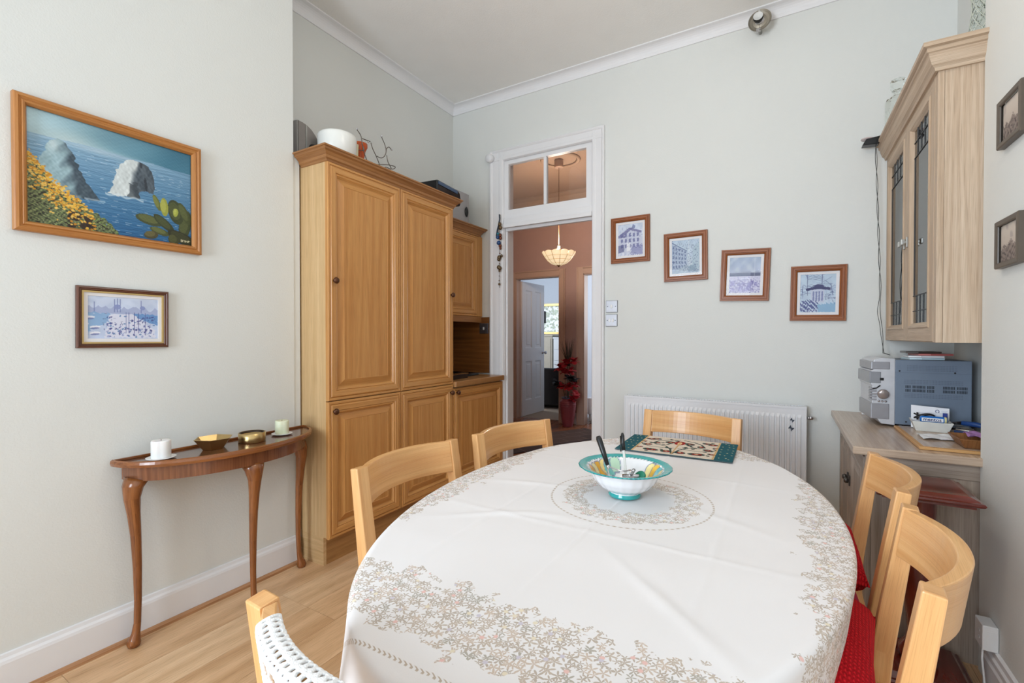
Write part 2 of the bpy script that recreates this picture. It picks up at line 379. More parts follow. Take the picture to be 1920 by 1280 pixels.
# --- hall beyond
HY, HC = 6.15, 3.30
HF = wood('hall_boards', (132, 82, 56), (168, 112, 80), rough=.25, su=1, sv=10, pores=.15)
m = MB(); m.box((-4.3, YF+.15, -.12), (-.8, HY+.15, -.009)); hf = struct('floor_hall', m, DARK)
x = -4.3
while x < -.8:
    MB().box((x+.0008, YF+.13, -.009), (min(x+.14, -.8)-.0008, HY, 0), (0, 1, 0)).build('plank', HF, hf); x += .14
m = MB(); m.box((-4.3, HY, -.009), (-.8, HY+.15, 0)); m.build('threshold', HF, hf)
struct('wall_hall_left', MB().box((-4.4, YF+.15, 0), (-4.3, HY, HC)), HALLW)
struct('wall_hall_right', MB().box((-.8, YF+.15, 0), (-.7, HY, HC)), HALLW)
m = MB(); m.box((-4.3, YF+.15, 0), (-2.82, YF+.2, HC)); struct('wall_hall_near', m, HALLW)
D0, D1, DH = -3.56, -2.83, 2.13
E0, E1 = -2.46, -1.70
m = MB(); m.box((-4.3, HY, 0), (D0, HY+.13, HC)); m.box((D0, HY, DH), (D1, HY+.13, HC)); m.box((D1, HY, 0), (E0, HY+.13, HC)); m.box((E0, HY, DH), (E1, HY+.13, HC)); m.box((E1, HY, 0), (-.8, HY+.13, HC))
struct('wall_hall_far', m, HALLW)
struct('ceiling_hall', MB().box((-4.3, YF+.15, HC), (-.8, HY+.13, HC+.1)), HALLC)
hc = [(0, 0), (0, -.11), (.02, -.11), (.03, -.09), (.045, -.045), (.09, -.03), (.11, -.02), (.11, 0)]
struct('trim_6', MB().prism(hc, -4.3, -.8, lambda u, v, t: (t, HY-u, HC+v)), HALLC)
def archset(n, x0, x1, name):
    w_ = .095
    d = thing(name, 'x', None); d['label'] = n; d['kind'] = 'structure'
    pr_ = [(0, 0), (0, .012), (.07, .016), (.085, .028), (w_, .028), (w_, 0)]
    for nm, fn, b in (('architrave', lambda u, v, t: (x0-u, HY-v, t), DH+w_), ('architrave', lambda u, v, t: (x1+u, HY-v, t), DH+w_)):
        MB().prism(pr_, 0, b, fn, (0, 0, 1)).build(nm, HALLT, d)
    MB().prism(pr_, x0, x1, lambda u, v, t: (t, HY-v, DH+u), (1, 0, 0)).build('architrave', HALLT, d)
    m = MB(); m.box((x0, HY, 0), (x0+.012, HY+.13, DH)); m.box((x1-.012, HY, 0), (x1, HY+.13, DH)); m.box((x0, HY, DH-.012), (x1, HY+.13, DH)); m.build('jamb_lining', HALLT, d)
    return d
d2 = archset('hall doorway with an open white panelled door', D0, D1, 'door_2')
archset('hall doorway on the right into a pale room', E0, E1, 'door_3')
struct('baseboard_hall', MB().box((D1+.1, HY-.016, 0), (E0-.1, HY, .16)), TRIM)
# open four-panel door, swung into the living room
do = thing('panel_door', 'white four-panel door standing open beyond the hall', 'door', (D0+.02, HY+.13, 0), math.radians(88.5))
DW, DT = .72, .04
m = MB()
st = .10
xs = [0, st, DW/2-.045, DW/2+.045, DW-st, DW]; zs = [.006, .24, .86, 1.06, 1.98, 2.10]
for i in range(0, 5, 2): m.box((xs[i], -DT/2, zs[0]), (xs[i+1], DT/2, zs[5]))
for j in (0, 2, 4):
    for i in (1, 3): m.box((xs[i], -DT/2, zs[j]), (xs[i+1], DT/2, zs[j+1]))
m.build('door_frame', TRIM, do)
for j in (1, 3):
    for i in (1, 3):
        m = MB(); w_, h_ = xs[i+1]-xs[i], zs[j+1]-zs[j]
        for sgn in (-1, 1):
            m.frame(w_, h_, [(0, DT/2), (.012, DT/2-.004), (.018, DT/2-.014), (.05, DT/2-.014), (.062, DT/2-.008)], lambda u, v, t, s_=sgn: (xs[i]+u, s_*t, zs[j]+v), cap=True)
        m.build('door_panel', TRIM, do)
for sgn in (-1, 1):
    m = MB(); m.lathe([(.024, 0), (.024, .006), (.010, .012), (.010, .035), (.024, .045), (.028, .058), (.020, .07), (0, .074)], 20, M=Matrix.Translation((DW-.055, sgn*DT/2, .98)) @ Matrix.Rotation(math.radians(-90*sgn), 4, 'X')); m.build('door_knob', CHROME, do)
# living room and side room shells
CARPET = plain('beige_carpet', (176, 160, 144), .95, noise=.06, nscale=120, bump=.6, bscale=300, spec=.1)
struct('floor_living_room', MB().box((-6.2, HY+.13, -.1), (-2.68, 9.9, -.004)), CARPET)
LY = 9.7; LW0, LW1, LWZ0, LWZ1 = -5.3, -4.42, 1.30, 2.0
m = MB(); m.box((-6.2, LY, 0), (LW0, LY+.12, 3.2)); m.box((LW1, LY, 0), (-2.68, LY+.12, 3.2)); m.box((LW0, LY, 0), (LW1, LY+.12, LWZ0)); m.box((LW0, LY, LWZ1), (LW1, LY+.12, 3.2))
struct('wall_living_far', m, LIVW)
m = MB(); m.box((-2.68, HY+.13, 0), (-2.62, 9.9, 3.2)); struct('wall_living_right', m, LIVW)
m = MB(); m.box((-6.3, HY+.13, 0), (-6.2, 9.9, 3.2)); struct('wall_living_left', m, LIVW)
struct('ceiling_living_room', MB().box((-6.3, HY+.13, 3.2), (-2.62, 9.9, 3.3)), LIVW)
struct('floor_side_room', MB().box((-2.62, HY+.13, -.1), (-.6, 9.4, -.004)), plain('side_room_floor', (168, 150, 138), .6))
m = MB(); m.box((-2.62, 9.3, 0), (-.6, 9.4, 3.2)); m.box((-.6, HY+.13, 0), (-.5, 9.4, 3.2)); struct('wall_side_room', m, LIVW)
struct('ceiling_side_room', MB().box((-2.62, HY+.13, 3.2), (-.5, 9.4, 3.3)), LIVW)
wn = thing('mirror_stand_in', 'x', None); wn['label'] = 'gilt-framed opening with foliage behind, standing in for the living room mirror'; wn['kind'] = 'structure'  # glazed opening added in place of a mirror and what it reflects
m = MB(); rectframe(m, LW0, LW1, LWZ0, LWZ1, .05, LY-.03, LY+.02); m.build('window_frame', GOLD, wn)
MB().box((LW0+.05, LY+.05, LWZ0+.05), (LW1-.05, LY+.054, LWZ1-.05)).build('pane', glass('window_glass'), wn)

# ================================================================== fitted cupboards on the left
def knob(parent, p, axis='x'):
    R_ = {'x': Matrix.Rotation(math.radians(90), 4, 'Y'), '-x': Matrix.Rotation(math.radians(-90), 4, 'Y')}[axis]
    return MB().lathe([(.008, 0), (.007, .010), (.010, .014), (.0165, .018), (.0175, .024), (.014, .030), (.006, .033), (0, .0335)], 20, M=Matrix.Translation(p) @ R_).build('knob', KNOB, parent)
def raised_door(parent, y0, y1, z0, z1, xf, knob_at=None, t=.022):
    """raised-and-fielded oak door whose face looks towards +x"""
    w_, h_ = y1-y0, z1-z0
    fn = lambda u, v, q: (xf-t+q, y0+u, z0+v)
    d = MB().frame(w_, h_, [(0, 0), (0, t-.004), (.004, t), (.014, t), (.017, t-.005), (.021, t+.002), (.026, t+.003), (.050, t+.002), (.053, t-.004), (.057, t-.001), (.063, t-.003), (.067, t-.010), (.073, t-.016)], fn).build('door', OAK, parent)
    MB().frame(w_, h_, [(.0715, t-.017), (.078, t-.016), (.110, t-.003), (.112, t-.005)], fn, cap=True).build('door_panel', OAKV, d)
    if knob_at: knob(d, (xf, knob_at[0], knob_at[1]))
    return d
TF = -2.115; TY0, TY1 = 1.645, 2.735
tc_ = thing('tall_cupboard', 'tall honey oak cupboard with four panelled doors beside the console table', 'cupboard')
MB().box((XRC+.004, TY0, .0), (-2.162, TY0+.018, .155)).build('plinth_return', OAKL, tc_)
MB().box((XRC+.004, TY0, .155), (TF-.022, TY0+.018, 2.2)).build('end_panel', OAKL, tc_)
MB().box((XRC+.004, TY0+.018, .14), (TF-.0235, TY1, 2.2)).build('carcass', OAKL, tc_)
MB().box((-2.18, TY0+.018, 0), (-2.162, TY1, .14), (0, 1, 0)).build('plinth', wood('plinth_oak', (150, 104, 56), (184, 136, 82)), tc_)
ym = 2.193
raised_door(tc_, TY0, ym-.002, .90, 2.19, TF, (1.682, 1.552)); raised_door(tc_, ym+.002, TY1-.002, .90, 2.19, TF, (2.705, 1.552))
raised_door(tc_, TY0, ym-.002, .150, .895, TF, (1.678, .842)); raised_door(tc_, ym+.002, TY1-.002, .150, .895, TF, (2.697, .838))
CP = [(0, 0), (.006, 0), (.008, .010), (.016, .016), (.020, .028), (.034, .042), (.046, .048), (.048, .058), (.056, .060), (.056, .068), (0, .068)]
def crown(parent, xf, y0, y1, z, xb, near=True, far=False, mat=CROWN):
    """cornice along the front (face +x) with mitred returns"""
    m = MB(); v = []; f = []; g = []
    n = len(CP)
    ends = []
    for (q, h) in CP:
        pts = []
        if near: pts.append((xb, y0-q, z+h))
        pts.append((xf+q, y0-(q if near else 0), z+h)); pts.append((xf+q, y1+(q if far else 0), z+h))
        if far: pts.append((xb, y1+q, z+h))
        ends.append(pts)
    k = len(ends[0])
    for pts in ends: v += pts
    for j in range(n-1):
        for i in range(k-1): f.append((j*k+i, j*k+i+1, (j+1)*k+i+1, (j+1)*k+i)); g.append((0, 1, 0) if abs(ends[0][i][1]-ends[0][i+1][1]) > abs(ends[0][i][0]-ends[0][i+1][0]) else (1, 0, 0))
    f.append(tuple(j*k for j in range(n))); g.append((1, 0, 0)); f.append(tuple(j*k+k-1 for j in range(n))); g.append((1, 0, 0))
    m.add(v, f, g)
    o = m.build('cornice', mat, parent); return o
crown(tc_, TF-.006, TY0, TY1, 2.188, XL+.002, True, True)
MB().box((XRC+.004, TY0, 2.2), (TF-.01, TY1, 2.255)).build('top_board', CROWN, tc_)
# wall cupboard over the niche
WF = -2.34
wc = thing('wall_cupboard', 'oak wall cupboard above the worktop niche next to the door frame', 'cupboard', (0, 0, 0))
MB().box((XRC+.004, TY1+.003, 1.425), (WF-.0235, YF-.006, 2.13)).build('carcass', OAKV, wc)
raised_door(wc, TY1+.003, 3.375, 1.425, 2.128, WF)
MB().box((WF-.023, 3.378, 1.425), (WF-.002, YF-.004, 2.13)).build('filler', OAKV, wc)
crown(wc, WF-.002, TY1+.06, YF-.055, 2.128, XRC+.004, False, True)
MB().box((XRC+.004, TY1+.003, 2.13), (WF-.01, YF-.01, 2.16)).build('top_board', CROWN, wc)
MB().box((WF-.03, TY1+.003, 1.372), (WF-.006, YF-.006, 1.425), (0, 1, 0)).build('light_pelmet', CROWN, wc, bevel=.004)
# niche back boards
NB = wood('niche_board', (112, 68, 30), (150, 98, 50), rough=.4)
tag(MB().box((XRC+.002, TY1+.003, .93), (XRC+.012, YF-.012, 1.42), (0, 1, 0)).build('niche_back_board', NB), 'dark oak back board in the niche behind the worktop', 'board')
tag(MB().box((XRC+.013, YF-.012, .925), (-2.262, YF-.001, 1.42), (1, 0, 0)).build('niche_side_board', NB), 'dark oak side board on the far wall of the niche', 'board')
# base cupboard and worktop
bc = thing('base_cupboard', 'oak base cupboard with one panelled door beside the doorway', 'cupboard')
MB().box((XRC+.004, TY1+.003, .14), (TF-.0235, YF-.03, .872)).build('carcass', OAKL, bc)
raised_door(bc, TY1+.004, 3.428, .155, .862, TF, (2.772, .832))
MB().box((-2.18, TY1+.003, 0), (-2.162, YF-.03, .14), (0, 1, 0)).build('plinth', wood('plinth_oak', (150, 104, 56), (184, 136, 82)), bc)
tag(MB().box((XRC+.004, TY1+.003, .874), (TF+.022, YF-.031, .915), (0, 1, 0)).build('worktop', wood('worktop_oak', (160, 112, 66), (194, 144, 92), rough=.28), bevel=.004), 'oak-coloured worktop on the base cupboard', 'worktop')

# ================================================================== limed oak cabinets on the right
DF = .50; UY0, UY1 = 2.395, YF-.004
du = thing('display_cabinet', 'limed oak wall cabinet with leaded glass doors', 'cabinet')
UZ0, UZ1 = 1.225, 2.285
m = MB(); t = .018
m.box((DF+.022, UY0, UZ0), (XA-.004, UY0+t, UZ1), (0, 0, 1)); m.build('end_panel', LIME, du)
m = MB(); m.box((DF+.022, UY1-t, UZ0), (XA-.004, UY1, UZ1), (0, 0, 1)); m.build('end_panel', LIME, du)
m = MB(); m.box((DF+.022, UY0+t, UZ0), (XA-.004, UY1-t, UZ0+t), (0, 1, 0)); m.build('base_board', LIME, du); MB().box((DF+.022, UY0+t, UZ1-t), (XA-.004, UY1-t, UZ1), (0, 1, 0)).build('inner_top', LIME, du); MB().box((XA-.012, UY0+t, UZ0+t), (XA-.004, UY1-t, UZ1-t), (0, 0, 1)).build('back_board', plain('pale_lining', (244, 242, 234), .6, noise=.01), du)
for zz in (1.57, 1.92): MB().box((DF+.06, UY0+t, zz), (XA-.014, UY1-t, zz+.016), (0, 1, 0)).build('shelf', LIME, du)
MB().box((DF+.001, UY0-.001, UZ0), (DF+.0215, UY0+.035, UZ1), (0, 0, 1)).build('corner_stile', LIME, du, bevel=.002)
LEAD = plain('lead_came', (70, 72, 74), .5, .4)
ydoors = [(UY0+.038, 2.905), (2.909, UY1-.004)]
for k, (a, b) in enumerate(ydoors):
    fn = lambda u, v, q: (DF+.021-q, a+u, UZ0+.004+v); w_, h_ = b-a, UZ1-UZ0-.008
    d = MB().frame(w_, h_, [(0, 0), (0, .020), (.002, .021), (.055, .021), (.060, .026), (.068, .026), (.076, .018), (.082, .010), (.082, .002), (0.0, 0.0)], fn).build('door', LIME, du)
    MB().box((DF+.012, a+.08, UZ0+.084), (DF+.015, b-.08, UZ1-.084)).build('pane', glass('cabinet_glass', (.9, .95, .92), ior=6.0), d)
    m = MB(); gw0, gw1, gz0, gz1 = a+.082, b-.082, UZ0+.086, UZ1-.086
    n_ = 5
    for zz in (gz0+.055, gz0+.125, gz1-.055, gz1-.125): m.box((DF+.009, gw0, zz-.0015), (DF+.0115, gw1, zz+.0015))
    for i in range(1, n_):
        yy = gw0+(gw1-gw0)*i/n_
        m.box((DF+.009, yy-.0015, gz0), (DF+.0115, yy+.0015, gz0+.125)); m.box((DF+.009, yy-.0015, gz1-.125), (DF+.0115, yy+.0015, gz1))
    for yy in (gw0+.012, gw1-.012): m.box((DF+.009, yy-.0012, gz0+.125), (DF+.0115, yy+.0012, gz1-.125))
    m.build('lead_strip', LEAD, d)
    yy = (b-.03) if k == 0 else (a+.03)
    m = MB(); m.cbox((DF-.004, yy, 1.70), (.008, .014, .05)); m.cbox((DF-.014, yy, 1.70), (.016, .010, .012)); m.cbox((DF-.024, yy, 1.70), (.010, .03, .026)); m.build('handle', STEEL, d, bevel=.002)
# crown of the display cabinet (front faces -x, return faces -y)
m = MB(); v = []; f = []; g = []
CP2 = [(0, 0), (.010, 0), (.012, .012), (.022, .022), (.030, .045), (.034, .062), (.040, .066), (.040, .080), (.052, .084), (.052, .100), (0, .100)]
for q, h in CP2: v += [(XA-.004, UY0-q, UZ1-.012+h), (DF-q, UY0-q, UZ1-.012+h), (DF-q, UY1, UZ1-.012+h)]
for j in range(len(CP2)-1):
    f += [(j*3, j*3+1, j*3+4, j*3+3), (j*3+1, j*3+2, j*3+5, j*3+4)]; g += [(1, 0, 0), (0, 1, 0)]
m.add(v, f, g); m.build('cornice', LIME, du)
MB().box((DF-.01, UY0-.01, UZ1+.06), (XA-.005, UY1, UZ1+.08), (0, 1, 0)).build('top_board', LIME, du)
# base cabinet
BF = .285; BY0 = 2.405
sb = thing('sideboard', 'grey limed oak base cabinet below the stereo', 'cabinet')
LIMEG = wood('limed_oak_grey', (158, 142, 128), (190, 174, 160), rough=.5, su=.8, sv=50, pores=.32, cath=.5)
MB().box((BF+.022, BY0, .0), (XA-.004, BY0+.02, .70), (0, 0, 1)).build('end_panel', LIMEG, sb)
MB().box((BF+.002, BY0-.006, .70), (XA-.004, BY0+.02, .762), (1, 0, 0)).build('top_rail', LIMEG, sb, bevel=.003)
MB().box((BF+.0225, BY0+.02, .08), (XA-.004, UY1, .762), (0, 0, 1)).build('carcass', LIMEG, sb)
MB().box((BF+.06, BY0+.02, 0), (BF+.08, UY1, .08), (0, 1, 0)).build('plinth', LIMEG, sb)
MB().box((BF+.001, BY0-.001, .0), (BF+.0215, BY0+.045, .698), (0, 0, 1)).build('corner_stile', LIMEG, sb, bevel=.002)
for k, (a, b) in enumerate(((BY0+.048, 2.92), (2.924, UY1-.04))):
    fn = lambda u, v, q: (BF+.021-q, a+u, .085+v); w_, h_ = b-a, .655
    d = MB().frame(w_, h_, [(0, 0), (0, .020), (.002, .021), (.062, .021), (.066, .024), (.074, .024), (.082, .010), (.10, .010), (.125, .018)], fn, cap=True).build('door', LIMEG, sb)
    yy = (b-.035) if k == 0 else (a+.035)
    m = MB(); m.cbox((BF-.005, yy, .52), (.006, .02, .05)); m.lathe([(0, 0), (.012, .002), (.015, .012), (.010, .02), (0, .021)], 16, M=Matrix.Translation((BF-.008, yy, .52)) @ Matrix.Rotation(math.radians(-90), 4, 'Y')); m.build('handle', plain('pewter', (96, 92, 88), .4, .8), d)
MB().box((BF+.0015, UY1-.038, .0), (BF+.0215, UY1, .74), (0, 0, 1)).build('filler', LIMEG, sb)
tag(MB().box((.240, 2.362, .764), (XA-.003, YF-.002, .797), (0, 1, 0)).build('worktop', LIMETOP, bevel=.005), 'pale limed oak top of the base cabinet under the stereo', 'worktop')

# radiator
RX0, RX1, RY, RZ0, RZ1 = -1.02, .112, 3.352, .20, .818
ra = thing('radiator', 'white panel radiator with vertical ribs on the far wall', 'radiator')
RADM = plain('radiator_white', (232, 233, 236), .35, noise=.01)
m = MB(); nf = 38; pts = []
wv_ = (RX1-RX0-.05)/nf
v = []; f = []
row = [(RX0+.008, 0.0), (RX0+.025, 0.0)]
for i in range(nf):
    x0 = RX0+.025+i*wv_
    row += [(x0+wv_*.12, 0.0), (x0+wv_*.24, .009), (x0+wv_*.76, .009), (x0+wv_*.88, 0.0)]
row += [(RX1-.025, 0), (RX1-.008, 0)]
zs_ = [(RZ0, 0), (RZ0+.03, 0), (RZ0+.05, 1), (RZ1-.07, 1), (RZ1-.05, 0), (RZ1-.012, 0)]
for z, s_ in zs_:
    for x, d_ in row: v.append((x, RY-.002+d_*s_*-1+.009*s_*0, z))
n_ = len(row)
for j in range(len(zs_)-1):
    for i in range(n_-1): f.append((j*n_+i, j*n_+i+1, (j+1)*n_+i+1, (j+1)*n_+i))
m.add(v, f); m.build('front_panel', RADM, ra, recalc=False)
m = MB(); m.box((RX0+.008, RY-.001, RZ0), (RX1-.008, RY+.016, RZ1-.014)); m.box((RX0+.008, YF-.045, RZ0), (RX1-.008, YF-.03, RZ1-.014)); m.build('water_panel', RADM, ra)
for xx in (RX0, RX1-.008): MB().box((xx, RY-.006, RZ0+.01), (xx+.008, YF-.028, RZ1)).build('side_cover', RADM, ra, bevel=.002)
m = MB(); m.box((RX0+.008, RY-.006, RZ1-.014), (RX1-.008, RY+.008, RZ1)); m.box((RX0+.008, YF-.04, RZ1-.014), (RX1-.008, YF-.028, RZ1))
k = 66
for i in range(k):
    x0 = RX0+.012+(RX1-RX0-.024)*i/k; m.box((x0, RY+.008, RZ1-.010), (x0+.009, YF-.04, RZ1-.002))
m.build('top_grille', RADM, ra)
m = MB(); m.tube([(RX1, RY+.03, RZ1-.07), (RX1+.02, RY+.03, RZ1-.07)], .008); m.lathe([(.011, 0), (.013, .004), (.011, .02), (0, .021)], 16, M=Matrix.Translation((RX1+.014, RY+.03, RZ1-.07)) @ Matrix.Rotation(math.radians(90), 4, 'Y')); m.build('vent_valve', CHROME, ra)
for xx in (RX0+.1, RX1-.13): MB().box((xx, YF-.03, RZ0+.1), (xx+.03, YF-.002, RZ1-.1)).build('wall_bracket', RADM, ra)
STK = plain('dark_mark', (60, 70, 84), .6)
m = MB()
for (dx, dz, s_) in ((-.075, -.085, .016), (-.08, -.135, .02)):
    m.prism([(dx-.2*s_, dz+s_), (dx-.9*s_, dz-.1*s_), (dx-.1*s_, dz-.1*s_), (dx-.1*s_, dz-s_), (dx+.8*s_, dz+.15*s_), (dx, dz+.15*s_)], RY-.0125, RY-.0135, lambda u, v, t: (RX1+u, t, RZ1+v))
m.build('bolt_mark', STK, ra)

# ================================================================== table, cloth, chairs
TX, TY, TA, TB = -.43, 1.42, .565, .93
tb = thing('dining_table', 'oval dining table hidden under the patterned tablecloth', 'table', (TX, TY, 0))
n = 72; m = MB()
m.lathe([(0, .715), (.985, .715), (1.0-.006, .722), (1.0-.006, .738), (.985, .744), (0, .744)], n, sx=TA, sy=TB, smooth=False, grain=(0, 1, 0)); m.build('table_top', CHAIRW, tb)
m = MB(); m.box((-.36, -.60, .62), (.36, -.58, .715)); m.box((-.36, .58, .62), (.36, .60, .715)); m.box((-.36, -.58, .62), (-.34, .58, .715)); m.box((.34, -.58, .62), (.36, .58, .715)); m.build('apron', CHAIRW, tb)
for sx in (-1, 1):
    for sy in (-1, 1): MB().tube([(sx*.33, sy*.57, .715), (sx*.33, sy*.57, .6), (sx*.335, sy*.58, 0)], [(.033, .033), (.033, .033), (.024, .024)], square=True).build('leg', CHAIRW, tb)

# --- tablecloth: printed cotton, pattern in the cloth's own flat coordinates (UV in metres)
def cloth_material():
    m, nt, b = base('printed_tablecloth'); L = nt.links
    uv = N(nt, 'ShaderNodeUVMap'); sep = N(nt, 'ShaderNodeSeparateXYZ'); L.new(uv.outputs[0], sep.inputs[0])
    def mth(op, a, b_=None, c=None, clamp=False):
        q = N(nt, 'ShaderNodeMath', operation=op); q.use_clamp = clamp
        for i, v in enumerate((a, b_, c)):
            if v is None: continue
            if isinstance(v, (int, float)): q.inputs[i].default_value = v
            else: L.new(v, q.inputs[i])
        return q.outputs[0]
    def sstep(v, e0, e1):
        q = N(nt, 'ShaderNodeMapRange'); q.interpolation_type = 'SMOOTHSTEP'; q.inputs[1].default_value = e0; q.inputs[2].default_value = e1
        L.new(v, q.inputs[0]); return q.outputs[0]
    ax = mth('ABSOLUTE', sep.outputs[0]); ay = mth('ABSOLUTE', sep.outputs[1])
    # signed distance-like value to the inner rectangle (rounded)
    dx = mth('SUBTRACT', ax, .40); dy = mth('SUBTRACT', ay, .61)
    px = mth('MAXIMUM', dx, 0.0); py = mth('MAXIMUM', dy, 0.0)
    ln = mth('POWER', mth('ADD', mth('MULTIPLY', px, px), mth('MULTIPLY', py, py)), .5)
    rb = mth('SUBTRACT', ln, .07)                       # 0 at the inner edge of the band
    cx = mth('SUBTRACT', sep.outputs[0], .015)
    rc = mth('POWER', mth('ADD', mth('MULTIPLY', cx, cx), mth('MULTIPLY', sep.outputs[1], sep.outputs[1])), .5)
    def leaves(scale, size, seed):
        mp = N(nt, 'ShaderNodeMapping'); mp.inputs['Location'].default_value = (seed, seed*1.7, 0); L.new(uv.outputs[0], mp.inputs[0])
        vo = N(nt, 'ShaderNodeTexVoronoi'); vo.voronoi_dimensions = '2D'; vo.inputs['Scale'].default_value = scale; vo.inputs['Randomness'].default_value = .85
        L.new(mp.outputs[0], vo.inputs['Vector'])
        sub = N(nt, 'ShaderNodeVectorMath', operation='SUBTRACT'); L.new(mp.outputs[0], sub.inputs[0])
        L.new(vo.outputs['Position'], sub.inputs[1])
        s2 = N(nt, 'ShaderNodeSeparateXYZ'); L.new(sub.outputs[0], s2.inputs[0])
        sc = N(nt, 'ShaderNodeSeparateColor'); L.new(vo.outputs['Color'], sc.inputs[0])
        ang = mth('ADD', mth('ARCTAN2', s2.outputs[1], s2.outputs[0]), mth('MULTIPLY', sc.outputs[0], 6.283))
        r = mth('POWER', mth('ADD', mth('MULTIPLY', s2.outputs[0], s2.outputs[0]), mth('MULTIPLY', s2.outputs[1], s2.outputs[1])), .5)
        lobes = mth('ABSOLUTE', mth('COSINE', mth('MULTIPLY', ang, 2.5)))
        rad = mth('MULTIPLY', mth('ADD', mth('MULTIPLY', mth('POWER', lobes, 2.6), .92), .06), mth('MULTIPLY', mth('ADD', mth('MULTIPLY', sc.outputs[1], .5), .7), size))
        mask = mth('MULTIPLY', sstep(mth('SUBTRACT', rad, r), -.0010, .0014), sstep(sc.outputs[2], .12, .13))
        core = sstep(mth('SUBTRACT', size*.36, r), -.001, .0015)
        return mask, core, sc
    l1, c1, s1 = leaves(52, .0125, 0.0); l2, c2, s2_ = leaves(66, .0095, 3.3)
    # ragged band mask using low noise on the inner and outer edge
    nz = N(nt, 'ShaderNodeTexNoise'); nz.inputs['Scale'].default_value = 22; nz.inputs['Detail'].default_value = 3; L.new(uv.outputs[0], nz.inputs['Vector'])
    wob = mth('MULTIPLY', mth('SUBTRACT', nz.outputs['Fac'], .5), .16)
    rbn = mth('ADD', rb, wob)
    band = mth('MULTIPLY', sstep(rbn, -.001, .001), sstep(mth('SUBTRACT', .165, rbn), -.001, .001))
    wob2 = mth('MULTIPLY', wob, .45); rcn = mth('ADD', rc, wob2)
    ring = mth('MULTIPLY', sstep(rcn, .134, .136), sstep(mth('SUBTRACT', .205, rcn), -.001, .001))
    zone = mth('MAXIMUM', band, ring)
    lm = mth('MULTIPLY', mth('MAXIMUM', l1, l2), zone, clamp=True)
    # dashed sprig lines
    lp = mth('ADD', mth('MULTIPLY', sep.outputs[0], 1.0), mth('MULTIPLY', sep.outputs[1], 1.0))
    dash = sstep(mth('SINE', mth('ADD', mth('MULTIPLY', lp, 560.0), mth('MULTIPLY', mth('ABSOLUTE', mth('SUBTRACT', rb, .215)), 520.0))), -.1, .5)
    at2 = mth('ARCTAN2', sep.outputs[1], cx); dash2 = mth('ADD', mth('MULTIPLY', mth('SINE', mth('MULTIPLY', at2, 90.0)), .5), .6)
    line1 = mth('MULTIPLY', sstep(mth('SUBTRACT', .0042, mth('ABSOLUTE', mth('SUBTRACT', rb, .215))), -.001, .001), dash, clamp=True)
    line2 = mth('MULTIPLY', sstep(mth('SUBTRACT', .0028, mth('ABSOLUTE', mth('SUBTRACT', rc, .240))), -.001, .001), dash2, clamp=True)
    # colours
    ramp = N(nt, 'ShaderNodeValToRGB'); e = ramp.color_ramp; e.interpolation = 'CONSTANT'
    e.elements[0].position = 0; e.elements[0].color = lin((182, 168, 154))+(1,)
    e.elements[1].position = .5; e.elements[1].color = lin((190, 175, 160))+(1,)
    for p_, c_ in ((.72, (200, 182, 166)), (.90, (174, 166, 154))): q = e.elements.new(p_); q.color = lin(c_)+(1,)
    L.new(s1.outputs[2], ramp.inputs[0])
    fr = N(nt, 'ShaderNodeValToRGB'); e = fr.color_ramp; e.interpolation = 'CONSTANT'
    e.elements[0].position = 0; e.elements[0].color = lin((226, 186, 178))+(1,); e.elements[1].position = .35; e.elements[1].color = lin((224, 212, 188))+(1,)
    q = e.elements.new(.7); q.color = lin((202, 194, 204))+(1,)
    L.new(s1.outputs[1], fr.inputs[0])
    flowermask = mth('MULTIPLY', mth('MULTIPLY', c1, sstep(s1.outputs[0], .78, .79)), zone)
    def mix(fac, a, b_):
        q = N(nt, 'ShaderNodeMix'); q.data_type = 'RGBA'; L.new(fac, q.inputs[0])
        for i, v in ((6, a), (7, b_)):
            if isinstance(v, tuple): q.inputs[i].default_value = v
            else: L.new(v, q.inputs[i])
        return q.outputs[2]
    col = mix(lm, lin((230, 226, 225))+(1,), ramp.outputs[0])
    col = mix(flowermask, col, fr.outputs[0])
    col = mix(mth('MAXIMUM', line1, line2), col, lin((186, 170, 154))+(1,))
    L.new(col, b.inputs['Base Color']); b.inputs['Roughness'].default_value = .85; b.inputs['Specular IOR Level'].default_value = .15
    b.inputs['Sheen Weight'].default_value = .2
    w1 = N(nt, 'ShaderNodeTexNoise'); w1.inputs['Scale'].default_value = 500; L.new(uv.outputs[0], w1.inputs['Vector'])
    bp = N(nt, 'ShaderNodeBump'); bp.inputs['Strength'].default_value = .12; bp.inputs['Distance'].default_value = .001; L.new(w1.outputs['Fac'], bp.inputs['Height']); L.new(bp.outputs[0], b.inputs['Normal'])
    return m
def smooth_noise(seed):
    rs = np.random.RandomState(seed); K = [(rs.uniform(-1, 1, 2)*f, rs.uniform(0, 6.28)) for f in (5, 7, 9, 12, 15, 18, 23, 28)]
    return lambda u, v: sum(np.sin(k[0]*u+k[1]*v+p) for k, p in K)/len(K)
